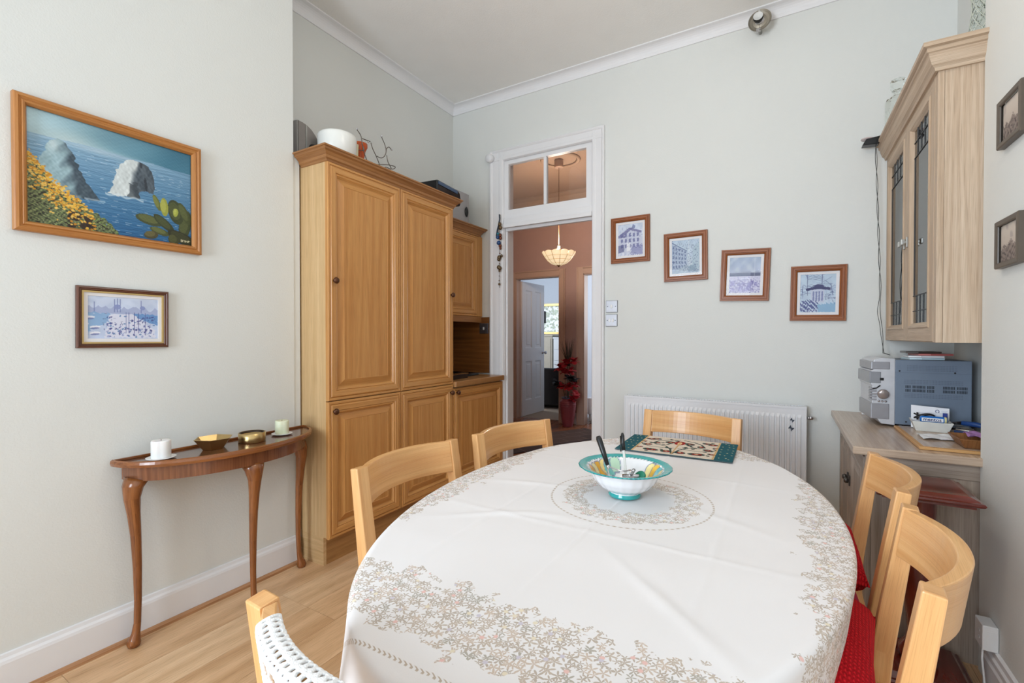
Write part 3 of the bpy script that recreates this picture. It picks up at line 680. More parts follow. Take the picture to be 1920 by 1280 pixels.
def make_cloth():
    nt_, nr, nd = 360, 90, 26
    th = np.linspace(0, 2*np.pi, nt_, endpoint=False)
    ex, ey = TA*1.004*np.cos(th), TB*1.004*np.sin(th)
    nx, ny = np.cos(th)/TA, np.sin(th)/TB; nl = np.hypot(nx, ny); nx, ny = nx/nl, ny/nl
    hx, hy = .74, 1.14
    # how far the rectangular cloth hangs past the table edge
    tx = np.where(np.abs(nx) > 1e-3, (hx-np.abs(ex))/np.maximum(np.abs(nx), 1e-3), 9); ty = np.where(np.abs(ny) > 1e-3, (hy-np.abs(ey))/np.maximum(np.abs(ny), 1e-3), 9)
    drop = np.clip(np.minimum(tx, ty), .15, .44)
    for _ in range(40): drop = (np.roll(drop, 1)+drop*2+np.roll(drop, -1))/4
    f1 = smooth_noise(3); V = []; UV = []
    for j in range(nr+1):
        s = (j/nr); x, y = ex*s, ey*s
        cre = .0016*np.exp(-((x-.02*y+.0)/.006)**2) + .0016*np.exp(-((y-.33+.02*x)/.006)**2)+.0016*np.exp(-((y+.30)/.006)**2) + .0012*np.exp(-((x+.28)/.006)**2)+.0012*np.exp(-((x-.29)/.006)**2)
        big = f1(x*1.5, y*1.5); fine = f1(x*4+2, y*3.0)
        ridges = np.exp(-((y+.25-.35*x+.05*np.sin(9*x))/.016)**2)*np.clip(.25-np.abs(x+.2), 0, 1)*.02 + np.exp(-((y-.1+.5*x)/.02)**2)*np.clip(.2-np.abs(x-.25), 0, 1)*.018 + np.exp(-((y+.5+.9*(x-.2))/.02)**2)*np.clip(.2-np.abs(x-.22), 0, 1)*.02 + np.exp(-((y-.05-.25*x)/.014)**2)*np.clip(.22-np.abs(x+.3), 0, 1)*.018
        z = .7485 + .0030*(big+.4) + .0011*fine + cre*1.3 + ridges*s*1.6
        z = np.maximum(z, .7462)
        V += list(zip(x+TX, y+TY, z)); UV += list(zip(x, y))
    kf = 13
    fold = np.sin(kf*th+1.0+.7*np.sin(3*th))*.5+.35*np.sin(7*th+2)+.25*np.sin(21*th)
    ph = np.clip(.55+.45*fold, 0, 1)
    for j in range(1, nd+1):
        q = j/nd; d = drop*q
        rr = .012
        a = np.minimum(d/rr, np.pi/2); off = rr*np.sin(a); dz = rr*(1-np.cos(a))+np.maximum(d-rr*np.pi/2, 0)
        amp = (.012+.043*np.clip((-ex-ey*.3)/.5, 0, 1))*np.clip((d-.02)/.3, 0, 1)
        o = off + amp*ph - .03*q*np.clip(ex/.4, 0, 1)
        x, y = ex+nx*o, ey+ny*o
        z = .7485-dz*.985
        V += list(zip(x+TX, y+TY, z)); UV += list(zip(ex+nx*d, ey+ny*d))
    tot = nr+1+nd; Fc = []
    for j in range(1, tot-1):
        for i in range(nt_): Fc.append((j*nt_+i, j*nt_+(i+1) % nt_, (j+1)*nt_+(i+1) % nt_, (j+1)*nt_+i))
    # centre fan from row 1
    V.append((TX, TY, .7495)); UV.append((0, 0)); c = len(V)-1
    for i in range(nt_): Fc.append((nt_+i, nt_+(i+1) % nt_, c))
    me = bpy.data.meshes.new('tablecloth'); me.from_pydata([tuple(map(float, p)) for p in V], [], Fc)
    ul = me.uv_layers.new(name='UVMap'); idx = np.zeros(len(me.loops), dtype=np.int32); me.loops.foreach_get('vertex_index', idx)
    ul.data.foreach_set('uv', np.array(UV, dtype=np.float32)[idx].ravel())
    me.polygons.foreach_set('use_smooth', [True]*len(me.polygons)); me.materials.append(cloth_material())
    import bmesh
    bm = bmesh.new(); bm.from_mesh(me); bmesh.ops.delete(bm, geom=[v for v in bm.verts if not v.link_faces], context='VERTS'); bmesh.ops.recalc_face_normals(bm, faces=bm.faces); bm.to_mesh(me); bm.free()
    o = bpy.data.objects.new('tablecloth', me); COL.objects.link(o)
    tag(o, 'off-white cotton tablecloth printed with flower sprigs over the dining table', 'tablecloth')
make_cloth()

# --- chairs: local +y is the way the sitter faces
CW = .49; CZ = .852
def make_chair(label):
    c = thing('dining_chair', label, 'chair', group='beech dining chairs around the table')
    hw = CW/2-.0225
    for s in (-1, 1):
        MB().tube([(s*hw, -.235, 0), (s*hw, -.205, .42), (s*hw, -.212, .50), (s*hw, -.262, CZ)], [(.021, .017), (.0225, .022), (.0225, .022), (.0215, .016)], square=True, up=(0, 1, 0)).build('back_post', CHAIRW, c, bevel=.0035)
        MB().tube([(s*(hw-.0), .20, .425), (s*hw, .20, 0)], [(.021, .021), (.017, .017)], square=True, up=(0, 1, 0)).build('leg', CHAIRW, c, bevel=.003)
        MB().box((s*hw-.01, -.19, .36), (s*hw+.01, .185, .425)).build('side_rail', CHAIRW, c, bevel=.002)
    MB().box((-hw+.02, .19, .36), (hw-.02, .21, .425)).build('front_rail', CHAIRW, c, bevel=.002)
    MB().box((-hw+.02, -.215, .36), (hw-.02, -.195, .425)).build('back_rail', CHAIRW, c, bevel=.002)
    m = MB(); m.box((-CW/2+.025, -.195, .425), (CW/2-.025, .225, .448), (0, 1, 0)); m.build('seat', CHAIRW, c, bevel=.008)
    # curved top rail
    v = []; f = []; g = []; n = 20; L_ = hw-.0215
    def yb(z): return -.212-(z-.5)*(.05/(CZ-.5))
    for i in range(n+1):
        u = -1+2*i/n; bul = .062*(1-abs(u)**2.2); x = u*L_
        for (z, t) in ((CZ-.115, .012), (CZ-.115, -.012), (CZ-.002, -.012), (CZ-.002, .012)): v.append((x, yb(z)-bul+t, z))
    for i in range(n):
        for k in range(4): f.append((i*4+k, i*4+(k+1) % 4, (i+1)*4+(k+1) % 4, (i+1)*4+k)); g.append((1, 0, 0))
    f += [(0, 1, 2, 3), (n*4+3, n*4+2, n*4+1, n*4)]; g += [(1, 0, 0)]*2
    MB().add(v, f, g).build('top_rail', CHAIRW, c, bevel=.003)
    return c
BK = .262
def place(cx, cy, th):  # th: rotation; (cx,cy) is the middle of the back at its top
    d = Vector((-math.sin(th), math.cos(th)))
    return (cx+d.x*BK, cy+d.y*BK, 0)
R = math.radians
spots = [((-1.113, 1.198), R(-90.5), 'beech dining chair in front of the tall cupboard, empty seat, nearest on the left side'),
         ((-1.040, 1.780), R(-101.5), 'beech dining chair turned slightly, on the left side nearest the doorway'),
         ((-.420, 2.52), R(170.6), 'beech dining chair at the far end in front of the radiator'),
         ((.262, 1.765), R(90), 'beech dining chair with a red cushion beside the base cabinet, farther one'),
         ((.228, 1.185), R(83.5), 'beech dining chair with a red cushion nearest the right wall'),
         ((-.462, .400), R(-3), 'beech dining chair with a white crochet cover in the front left corner')]
ch0 = None; CHAIRS = []
for i, (p, th, lab) in enumerate(spots):
    if i == 0: ch0 = make_chair(lab); c = ch0
    else: c = copy_tree(ch0, label=lab)
    c.location = place(p[0], p[1], th); c.rotation_euler = (0, 0, th); CHAIRS.append(c)

# ================================================================== painted / printed surfaces as fine vertex-colour grids
def to_lin(a):
    a = np.clip(np.asarray(a, dtype=np.float64)/255.0, 0, 1)
    return np.where(a <= .04045, a/12.92, ((a+.055)/1.055)**2.4)
def grid_mesh(name, XYZ, C, mat, parent=None, wrap=False, smooth=True, tris=None):
    ny, nx = XYZ.shape[:2]; V = XYZ.reshape(-1, 3)
    f = []
    for j in range(ny-1):
        for i in range(nx if wrap else nx-1):
            k = (i+1) % nx; f.append((j*nx+i, j*nx+k, (j+1)*nx+k, (j+1)*nx+i))
    me = bpy.data.meshes.new(name); me.from_pydata(V.tolist(), [], f)
    ca = me.color_attributes.new(name='Col', type='FLOAT_COLOR', domain='POINT')
    col = np.ones((ny*nx, 4), dtype=np.float32); col[:, :3] = to_lin(C.reshape(-1, 3)); ca.data.foreach_set('color', col.ravel())
    me.polygons.foreach_set('use_smooth', [smooth]*len(me.polygons)); me.materials.append(mat)
    o = bpy.data.objects.new(name, me); COL.objects.link(o)
    if parent: o.parent = parent
    return o
def flat_print(name, fn, u0, u1, v0, v1, t, paint, nx, ny, mat, parent):
    """picture printed on a plane; paint(U,V)->rgb with U left-right, V top-down in 0..1"""
    U, V = np.meshgrid((np.arange(nx)+.0)/(nx-1), (np.arange(ny)+.0)/(ny-1))
    C = paint(U, V); X = np.zeros((ny, nx, 3))
    a = np.array(fn(u0, v0, t)); b = np.array(fn(u1, v0, t)); c = np.array(fn(u0, v1, t))
    X = c + U[..., None]*(b-a) - V[..., None]*(c-a)
    return grid_mesh(name, X, C, mat, parent, smooth=False)
class Art:
    def __init__(s, U, V, bgc, seed=0): s.U, s.V = U, V; s.C = np.zeros(U.shape+(3,))+np.array(bgc, float); s.r = np.random.RandomState(seed); s.seed = seed
    def noise(s, fu, fv, k=6, seed=0):
        rs = np.random.RandomState(seed+s.seed*17); o = 0
        for i in range(k):
            a = rs.uniform(.4, 1.6)*fu*rs.choice([-1, 1]); b = rs.uniform(.4, 1.6)*fv; o = o+np.sin(a*s.U+b*s.V+rs.uniform(0, 6.28))
        return o/k**.5
    def put(s, m, c, a=1.0):
        m = np.clip(m, 0, 1)[..., None]*a; s.C = s.C*(1-m)+np.array(c, float)*m if np.ndim(c) == 1 else s.C*(1-m)+c*m
    def poly(s, pts, wob=0.0):
        x = s.U + (s.noise(70, 70, seed=5)*wob if wob else 0); y = s.V + (s.noise(60, 80, seed=6)*wob if wob else 0)
        ins = np.zeros(x.shape, bool); n = len(pts)
        for i in range(n):
            (x0, y0), (x1, y1) = pts[i], pts[(i+1) % n]
            if y0 == y1: continue
            c = ((y0 > y) != (y1 > y)) & (x < (x1-x0)*(y-y0)/(y1-y0)+x0); ins ^= c
        return ins.astype(float)
    def ell(s, cx, cy, rx, ry, ang=0.0, asp=1.0):
        c, q = math.cos(math.radians(ang)), math.sin(math.radians(ang)); dx, dy = (s.U-cx)*asp, s.V-cy
        a, b = dx*c+dy*q, -dx*q+dy*c
        return ((a/(rx*asp))**2+(b/ry)**2 < 1).astype(float)
    def line(s, x0, y0, x1, y1, w, asp=1.0):
        dx, dy = (x1-x0)*asp, y1-y0; L2 = dx*dx+dy*dy+1e-9
        t = np.clip(((s.U-x0)*asp*dx+(s.V-y0)*dy)/L2, 0, 1)
        d = np.hypot((s.U-x0)*asp-t*dx, s.V-y0-t*dy); return np.clip((w-d)/w*2, 0, 1)

def sea_painting(U, V):
    A = Art(U, V, (120, 160, 178), 1); r = A.r; asp = 1.35
    # sky: pale on the left, deep teal to the right
    k = np.clip(U*1.15+V*.3, 0, 1)[..., None]
    sky = np.array((176, 204, 212))*(1-k)+np.array((62, 118, 142))*k; sky = sky+ (A.noise(9, 14)*7)[..., None]
    glow = np.exp(-((U-.22)/.16)**2-((V-.21)/.10)**2)[..., None]; sky = sky*(1-.55*glow)+np.array((206, 216, 210))*.55*glow
    A.C = sky
    k = np.clip((V-.21)/.75, 0, 1)[..., None]; k2 = np.clip(U*.9, 0, 1)[..., None]
    sea = (np.array((138, 172, 196))*(1-k)+np.array((40, 96, 142))*k)*(1-.3*k2)+np.array((36, 92, 132))*.3*k2
    st = A.noise(18, 170, 9, 2)*.5+A.noise(40, 260, 8, 3)*.5; sea = sea+(np.clip(st, -1.3, 1.6)*16)[..., None]
    A.put((V > .21+.006*A.noise(12, 3)).astype(float), sea)
    A.put(((A.noise(50, 330, 8, 9) > 1.35) & (V > .25)).astype(float), (206, 222, 232), .55)
    A.put(np.exp(-((V-.225)/.03)**2)*np.clip(1-np.abs(U-.38)*2.2, 0, 1), (190, 208, 216), .6)
    # left rock
    R1 = [(.045, .52), (.07, .40), (.095, .31), (.12, .245), (.155, .215), (.19, .218), (.205, .25), (.235, .30), (.25, .37), (.285, .46), (.31, .55), (.345, .62), (.385, .695), (.33, .715), (.24, .70), (.12, .66)]
    m = A.poly(R1, .006); sh = np.clip((U-.15-.10*(V-.2))/.07+A.noise(45, 25, 7, 4)*.35, 0, 1)[..., None]
    A.put(m, np.array((150, 178, 186))*(1-sh)+np.array((62, 78, 90))*sh + (A.noise(170, 110, 9, 7)*6+A.noise(60, 20, 7, 77)*6)[..., None])
    A.put(m*(np.exp(-((U-.135)/.03)**2-((V-.27)/.06)**2)), (196, 212, 214), .8)
    # right rock
    R2 = [(.436, .605), (.46, .54), (.475, .45), (.49, .36), (.52, .285), (.56, .235), (.60, .215), (.66, .235), (.70, .255), (.725, .31), (.735, .42), (.735, .51), (.70, .525), (.655, .51), (.63, .55), (.64, .60), (.60, .605), (.55, .60), (.50, .615)]
    m = A.poly(R2, .005); sh = np.clip((U-.585+.10*(V-.4))/.035+A.noise(50, 25, 7, 5)*.4, 0, 1)[..., None]
    A.put(m, np.array((206, 214, 214))*(1-sh)+np.array((72, 84, 94))*sh + (A.noise(180, 90, 9, 8)*7+A.noise(70, 18, 7, 78)*6)[..., None])
    A.put(m*((A.noise(60, 12, 6, 12) > 1.25) & (U > .57)).astype(float), (34, 42, 52), .8)
    A.put(A.poly([(.575, .46), (.62, .44), (.635, .6), (.56, .605)], .008)*m, (52, 62, 70), .7)
    A.put(np.exp(-((V-.61-.01*np.sin(U*60))/.010)**2)*((U > .42) & (U < .66)), (214, 226, 232), .7)
    A.put(np.exp(-((V-.70)/.008)**2)*((U > .30) & (U < .42)), (200, 218, 228), .6)
    # flowering slope
    edge = np.interp(U, [0, .08, .147, .23, .314, .40, .498, .52], [.39, .50, .634, .72, .775, .86, .985, 1.05])
    m = (V > edge+.018*A.noise(80, 40, 6, 15)).astype(float)
    g = A.noise(220, 200, 10, 16)
    A.put(m, np.stack([96+30*g, 106+32*g, 70+18*g], -1))
    A.put(m*(A.noise(140, 120, 9, 18) > .75), (40, 36, 28), .85); A.put(m*(A.noise(240, 220, 9, 28) > .9), (150, 150, 110), .7); A.put(m*(A.noise(150, 140, 8, 19) > 1.0)*(U > .3), (122, 146, 74), .9)
    A.put(A.poly([(.22, .84), (.34, .86), (.35, .99), (.20, .99)], .012)*(A.noise(60, 60, 6, 23) > -.6), (44, 26, 24), .85)
    for _ in range(620):
        u = r.uniform(0, .36)**1.0; e = np.interp(u, [0, .147, .314, .4], [.37, .60, .765, .88]); v = e+abs(r.normal(0, .13))+r.uniform(-.03, .02)
        if v > 1 or (u > .26 and r.rand() < .7): continue
        s_ = r.uniform(.004, .0095); c = [(214, 156, 44), (226, 178, 66), (196, 132, 34), (232, 192, 96)][r.randint(4)]
        A.put(A.ell(u, v, s_, s_*.8*asp, r.uniform(0, 90)), c, .95)
    # prickly pear
    for (cx, cy, rx, ry, an, c1, c2) in ((.955, .78, .045, .16, 10, (62, 70, 40), (96, 104, 60)), (.885, .66, .055, .13, -14, (58, 66, 38), (88, 96, 52)), (.95, .66, .032, .12, -25, (70, 78, 44), (100, 108, 60)),
            (.70, .795, .095, .05, 10, (66, 74, 44), (112, 118, 66)), (.752, .60, .020, .085, -22, (96, 104, 50), (136, 140, 70)), (.803, .63, .028, .095, -4, (150, 154, 62), (180, 180, 90)),
            (.80, .80, .09, .045, 38, (52, 60, 36), (84, 92, 50)), (.77, .895, .07, .035, 14, (72, 80, 46), (120, 124, 66)), (.93, .93, .11, .06, 20, (44, 46, 28), (70, 72, 40)), (.71, .945, .05, .04, -12, (74, 70, 44), (120, 112, 66)), (.87, .96, .04, .06, -24, (58, 60, 34), (96, 98, 54)), (.885, .665, .018, .045, 10, (158, 166, 70), (190, 196, 100))):
        m = A.ell(cx, cy, rx, ry, an, asp); A.put(m, c1); A.put(A.ell(cx-.008, cy-.010, rx*.72, ry*.72, an, asp), c2, .55)
    for i, (a, b, c, d) in enumerate(((.925, .945, .925, .968), (.935, .948, .945, .948), (.935, .948, .935, .966), (.95, .95, .95, .966), (.958, .95, .958, .966), (.966, .952, .972, .966), (.978, .95, .978, .966), (.978, .95, .988, .952))):
        A.put(A.line(a, b, c, d, .0045, asp), (222, 214, 176), .9)
    return A.C+(A.noise(200, 200, 6, 31)*2.5)[..., None]

INK = (66, 70, 120)
def sketch_base(U, V, seed, top=(206, 216, 232), bot=(216, 218, 232)):
    A = Art(U, V, (220, 222, 232), seed); k = V[..., None]; A.C = np.array(top)*(1-k)+np.array(bot)*k+(A.noise(12, 12)*5)[..., None]
    A.put(np.clip(A.noise(26, 22, 7, 3)*.5, 0, 1), (170, 186, 214), .5); return A
def scribble(A, n, x0, x1, y0, y1, w=.006, c=INK, l=.06, a=.7):
    for _ in range(n):
        x, y = A.r.uniform(x0, x1), A.r.uniform(y0, y1); t = A.r.choice([0, math.pi/2, A.r.uniform(0, 3.14)]); q = A.r.uniform(.3, 1)*l
        A.put(A.line(x, y, x+q*math.cos(t), y+q*math.sin(t), w), c, a)
def print_house(U, V):
    A = sketch_base(U, V, 11)
    A.put(A.poly([(.05, .35), (.5, .12), (.95, .30), (.93, .86), (.02, .9)], .01), (200, 204, 222), .9)
    for p in (((.0, .36), (.45, .12), (.62, .14), (.2, .38)), ((.0, .36), (.3, .36), (.3, .42), (.0, .42)), ((.45, .12), (.95, .25), (.93, .32), (.5, .2))): A.put(A.poly(p, .008), (112, 112, 156), .75)
    A.put(A.poly([(.6, .02), (.7, .08), (.68, .16), (.55, .14)]), (120, 130, 170), .8)
    for i in range(5):
        for j in range(3): A.put(A.poly([(.12+.16*i, .30+.17*j), (.20+.16*i, .29+.17*j), (.20+.16*i, .40+.17*j), (.12+.16*i, .41+.17*j)], .006), (104, 108, 156), .75)
    A.put(A.poly([(.35, .6), (.5, .58), (.5, .84), (.35, .86)]), (240, 240, 244), .8)
    A.put(A.poly([(.0, .66), (.25, .64), (.25, .86), (0, .9)]), (86, 88, 132), .6); A.put(A.poly([(.55, .72), (1, .66), (1, .98), (.5, .98)], .03), (128, 130, 178), .6)
    scribble(A, 60, 0, 1, .1, 1); return A.C
def print_street(U, V):
    A = sketch_base(U, V, 12, (190, 208, 224), (206, 216, 224))
    A.put(A.poly([(0, .06), (.55, .34), (.55, .74), (0, .95)], .006), (178, 192, 212), .9)
    for i in range(5):
        for j in range(5):
            x = .04+.105*i; t0 = .14+.4*x; h = .75-.5*x; y = t0+h*j/5.0; A.put(A.poly([(x, y), (x+.055, y+.02), (x+.055, y+.02+h*.11), (x, y+h*.12)], .004), (108, 122, 158), .75)
    A.put(A.line(0, .06, .55, .34, .012), (96, 108, 148)); A.put(A.poly([(.75, .3), (1, .05), (1, .95), (.72, .78)], .02), (176, 196, 208), .7)
    A.put(A.line(.62, .0, .62, 1, .012), (232, 236, 240), .7); A.put(A.poly([(0, .95), (.55, .74), (.75, .8), (1, .98), (1, 1), (0, 1)], .02), (170, 186, 200), .7)  # pale upright streak is window glare painted into the print
    A.put(A.poly([(.6, .8), (.85, .74), (.9, .95), (.6, .95)], .04), (120, 146, 170), .5)
    A.put(np.clip(A.noise(60, 50, 8, 22)-.5, 0, 1), (110, 124, 160), .5); scribble(A, 110, 0, .95, .15, .98, w=.008, c=(82, 94, 138)); return A.C
def print_shore(U, V):
    A = sketch_base(U, V, 13, (176, 192, 214), (214, 214, 232))
    A.put(np.clip(A.noise(16, 12, 7, 4), 0, 1)*(V < .45), (206, 216, 228), .8)
    A.put(((V > .40+.02*A.noise(20, 2)) & (V < .53)).astype(float)*np.clip((V-.36)/.15, 0, 1), (124, 130, 152), .8); A.put(((V > .53)).astype(float), (216, 214, 234), .75)
    for _ in range(26):
        x, y = A.r.uniform(.05, .85), A.r.uniform(.64, .92); A.put(A.poly([(x, y), (x+.1, y-.01), (x+.1, y+.05), (x, y+.05)], .008), (176, 172, 214), .7)
    for i in range(10): A.put(A.line(.35+.05*i, .76, .35+.05*i, .90, .010), (132, 128, 186), .8)
    A.put(A.line(.3, .74, .85, .72, .012), (124, 122, 182), .8); A.put(np.clip(A.noise(50, 60, 8, 22)-.4, 0, 1)*(V > .55), (120, 116, 176), .6); A.put(((V > .44) & (V < .53)).astype(float), (92, 98, 124), .6); scribble(A, 130, 0, 1, .62, .98, w=.008, c=(96, 92, 156)); A.put(A.line(.8, .02, .8, 1, .012), (232, 236, 244), .4); return A.C  # last pale line paints reflected window glare over the picture
def print_pavilion(U, V):
    A = sketch_base(U, V, 14, (188, 206, 222), (200, 214, 230))
    for x, y in ((.2, .0), (.62, .0), (.85, .25), (.08, .3)):
        A.put(A.line(x, y, x+A.r.uniform(-.05, .08), .55, .010), (90, 96, 140))
        for _ in range(18):
            q = A.r.uniform(0, .4); A.put(A.line(x, y+q, x+A.r.uniform(-.3, .3), y+q-A.r.uniform(-.05, .14), .006), (112, 122, 160), .7)
    A.put(A.poly([(.3, .40), (.68, .36), (.68, .74), (.32, .74)], .005), (200, 206, 224), .95)
    for i in range(4): A.put(A.poly([(.36+.08*i, .45), (.405+.08*i, .45), (.405+.08*i, .70), (.36+.08*i, .70)], .004), (120, 128, 172), .8)
    A.put(A.poly([(.16, .38), (.5, .30), (.86, .36), (.84, .42), (.5, .39), (.18, .43)], .004), (72, 74, 112), .95); A.put(A.poly([(.32, .32), (.5, .26), (.68, .30), (.66, .33)], .003), (84, 86, 124))
    A.put(A.poly([(0, .72), (.2, .66), (.5, .70), (.5, .98), (0, 1)], .03)*(A.noise(60, 60, 7, 9) > -.3), (78, 84, 138), .85)
    A.put(A.poly([(.5, .80), (1, .74), (1, 1), (.5, 1)], .02), (136, 176, 208), .8); scribble(A, 50, 0, .5, .7, 1, c=(214, 220, 236)); scribble(A, 30, .7, 1, .45, .75); return A.C
def print_harbour(U, V):
    A = sketch_base(U, V, 15, (206, 216, 236), (196, 208, 234))
    A.put(((V > .22+.05*np.abs(A.noise(18, 1, 6, 2))) & (V < .40)).astype(float), (160, 170, 206), .75); A.put(A.poly([(.62, .38), (1, .40), (1, .66), (.8, .56), (.66, .46)], .01), (96, 142, 198), .85)
    A.put(A.poly([(0, .38), (.3, .40), (.26, .62), (.05, .80), (0, .9)], .02), (120, 164, 208), .7)
    for x, h in ((.36, .06), (.40, .04), (.44, .05), (.74, .06), (.09, .14)): A.put(A.line(x, h, x, .36, .007), (116, 128, 180))
    A.put(A.ell(.40, .24, .05, .06), (136, 148, 196), .9); A.put(A.ell(.76, .24, .04, .05), (136, 148, 196), .9)
    A.put(A.poly([(.3, .42), (.62, .40), (.95, .78), (.95, .97), (.22, .97)], .01), (226, 226, 240), .8)
    for _ in range(110):
        x = A.r.uniform(.26, .95); y = A.r.uniform(.45, .95)
        A.put(A.ell(x, y, A.r.uniform(.006, .02), A.r.uniform(.012, .03), A.r.uniform(0, 60)), [(92, 100, 160), (70, 76, 140), (150, 160, 204), (90, 130, 180)][A.r.randint(4)], .8)
    for x in (.52, .64, .70, .80, .56): A.put(A.line(x, .36, x, .86, .006), (86, 90, 150), .85)
    for x, y in ((.03, .5), (.1, .72), (.1, .86)): A.put(A.ell(x, y, .07, .03, -8), (240, 240, 248), .9); A.put(A.ell(x, y+.03, .06, .02, -8), (110, 120, 172), .8)
    scribble(A, 60, .2, 1, .4, .95, w=.005, l=.04); return A.C
def print_etching(U, V, seed):
    A = Art(U, V, (206, 192, 178), seed); A.C = np.array((214, 202, 188))*(1-V[..., None])+np.array((176, 160, 148))*V[..., None]
    A.put(A.poly([(0, .75), (.15, .5), (.3, .62), (.5, .42), (.7, .6), (1, .45), (1, 1), (0, 1)], .03), (132, 118, 110), .8); A.put(np.clip(A.noise(40, 40, 8, 3), 0, 1)*(V > .55), (74, 64, 62), .7)
    A.put(np.clip(A.noise(14, 10, 6, 5)-.4, 0, 1)*(V < .4), (170, 156, 150), .7); scribble(A, 40, 0, 1, .5, 1, w=.012, c=(70, 62, 60)); return A.C

MOUNT = plain('picture_mount', (232, 230, 232), .7, noise=.01)
def wall_fn(wall, c, w, h, tilt=0.0):
    ct, st_ = math.cos(math.radians(tilt)), math.sin(math.radians(tilt))
    def fn(u, v, t):
        a, b = (u-w/2), (v-h/2); a, b = a*ct-b*st_, a*st_+b*ct
        if wall == 'far': return (c[0]+a, YF-.0015-t, c[1]+b)
        if wall == 'left': return (XL+.0015+t, c[0]+a, c[1]+b)
        return (XR-.0015-t, c[0]-a, c[1]+b)
    return fn
def picture(label, wall, c, w, h, fw_, prof, fmat, paint, nx, ny, mount=0.0, tilt=0.0, slip=None, glz=True, cat='picture', name='framed_picture', group=None, matn=('print_paper', .8)):
    t = thing(name, label, cat, group=group); fn = wall_fn(wall, c, w, h, tilt)
    MB().frame(w, h, prof, fn).build('picture_frame', fmat, t)
    d = prof[-1][1]
    dep = max(d-.002, .006)
    if slip: MB().frame(w, h, [(fw_-.001, dep+.004), (fw_+.005, dep+.004), (fw_+.006, dep-.002)], fn).build('gilt_slip', GOLD, t)
    if mount:
        MB().frame(w, h, [(fw_-.002, dep-.001), (fw_+mount, dep-.001), (fw_+mount+.001, dep-.003)], fn).build('mount', MOUNT, t)
    q = fw_+mount-.001
    flat_print('print', fn, q, w-q, q, h-q, dep-.0035, paint, nx, ny, vcol(*matn), t)
    MB().frame(w, h, [(fw_-.002, .0003), (fw_-.001, .0003)], fn, cap=True).build('backing', MOUNT, t)
    if glz:
        a = .5*(fw_)
        MB().frame(w, h, [(fw_-.002, dep+.0015), (fw_+.001, dep+.0015)], fn, cap=True).build('glazing', glass('picture_glass', ior=1.22), t)
    return t
PO = [(0, 0), (0, .022), (.004, .026), (.012, .028), (.016, .024), (.020, .022), (.024, .026), (.030, .024), (.036, .014), (.037, .010)]
picture('large seascape painting of two sea rocks in an oak frame', 'left', (.815, 1.864), .602, .482, .037, PO, FRAMEO, sea_painting, 300, 230, glz=False, name='seascape_painting', cat='painting', matn=('oil_paint', .45))
PD = [(0, 0), (0, .012), (.003, .016), (.007, .017), (.010, .013), (.014, .013), (.017, .009), (.018, .007)]
picture('small blue harbour print in a dark walnut frame below the seascape', 'left', (.832, 1.324), .306, .240, .018, PD, FRAMED, print_harbour, 180, 120, mount=.018, slip=True, tilt=-.4)
PB = [(0, 0), (0, .016), (.002, .020), (.008, .020), (.010, .017), (.013, .017), (.015, .021), (.023, .021), (.025, .016), (.028, .016), (.030, .018), (.036, .012), (.037, .008)]
for lab, c, tl, pf in (('brown framed print of an old house beside the doorway', (-1.006, 1.972), 0.3, print_house), ('brown framed print of a street of tall houses, second from the doorway', (-.613, 1.812), .6, print_street),
                       ('brown framed print of a shore under clouds, hung tilted above the radiator', (-.238, 1.656), -1.9, print_shore), ('brown framed print of a domed pavilion among trees, nearest the glass cabinet', (.168, 1.517), -1.0, print_pavilion)):
    picture(lab, 'far', c, .292, .342, .037, PB, FRAMEB, pf, 120, 150, mount=.016, tilt=tl, group='brown framed prints stepping down the far wall')
PS = [(0, 0), (0, .018), (.003, .021), (.015, .020), (.018, .017), (.019, .014)]
FRAMEG = plain('grey_brown_frame', (86, 76, 66), .4)
for lab, c, sd in (('small dark framed etching, upper one on the right wall', (2.098, 1.955), 21), ('small dark framed etching, lower one on the right wall', (2.105, 1.556), 22)):
    picture(lab, 'right', c, .185, .158, .019, PS, FRAMEG, lambda U, V, s_=sd: print_etching(U, V, s_), 50, 40, mount=0.0, name='framed_etching', glz=False)

# ================================================================== console table and what stands on it
ct = thing('console_table', 'half-round walnut console table with cabriole legs under the pictures', 'table', (XL+.022, 1.206, 0))
def dshape(a, b, n=40): return [(b*math.cos(math.pi*(i/n-.5)), a*math.sin(math.pi*(i/n-.5))) for i in range(n+1)]
def dplate(a, b, z0, z1, grain=(0, 1, 0)):
    return MB().prism(dshape(a, b), z0, z1, lambda u, v, t: (u, v, t), grain)
m = dplate(.428, .288, .733, .748); m.build('table_top', CONSOLET, ct, bevel=.003)
m = MB(); rim = []
A_, B_ = .428, .288
pr6 = [(-.012, .748), (-.010, .755), (-.004, .758), (.003, .754), (.005, .744), (.002, .733), (-.008, .733)]
v = []; f = []; nn = 60
for i in range(nn+1):
    th = math.pi*(i/nn-.5); c_, s_ = math.cos(th), math.sin(th); nx_, ny_ = c_/B_, s_/A_; L_ = math.hypot(nx_, ny_)
    for o_, z in pr6: v.append((max(B_*c_+nx_/L_*o_, 0), A_*s_+ny_/L_*o_, z))
k = len(pr6)
for i in range(nn):
    for j in range(k): f.append((i*k+j, i*k+(j+1) % k, (i+1)*k+(j+1) % k, (i+1)*k+j))
f += [tuple(range(k)), tuple(nn*k+j for j in range(k))]
m.add(v, f, (0, 1, 0)); m.build('moulded_rim', CONSOLE, ct)
MB().box((0, -.42, .748), (.010, .42, .758), (0, 1, 0)).build('back_ledge', CONSOLE, ct, bevel=.002)
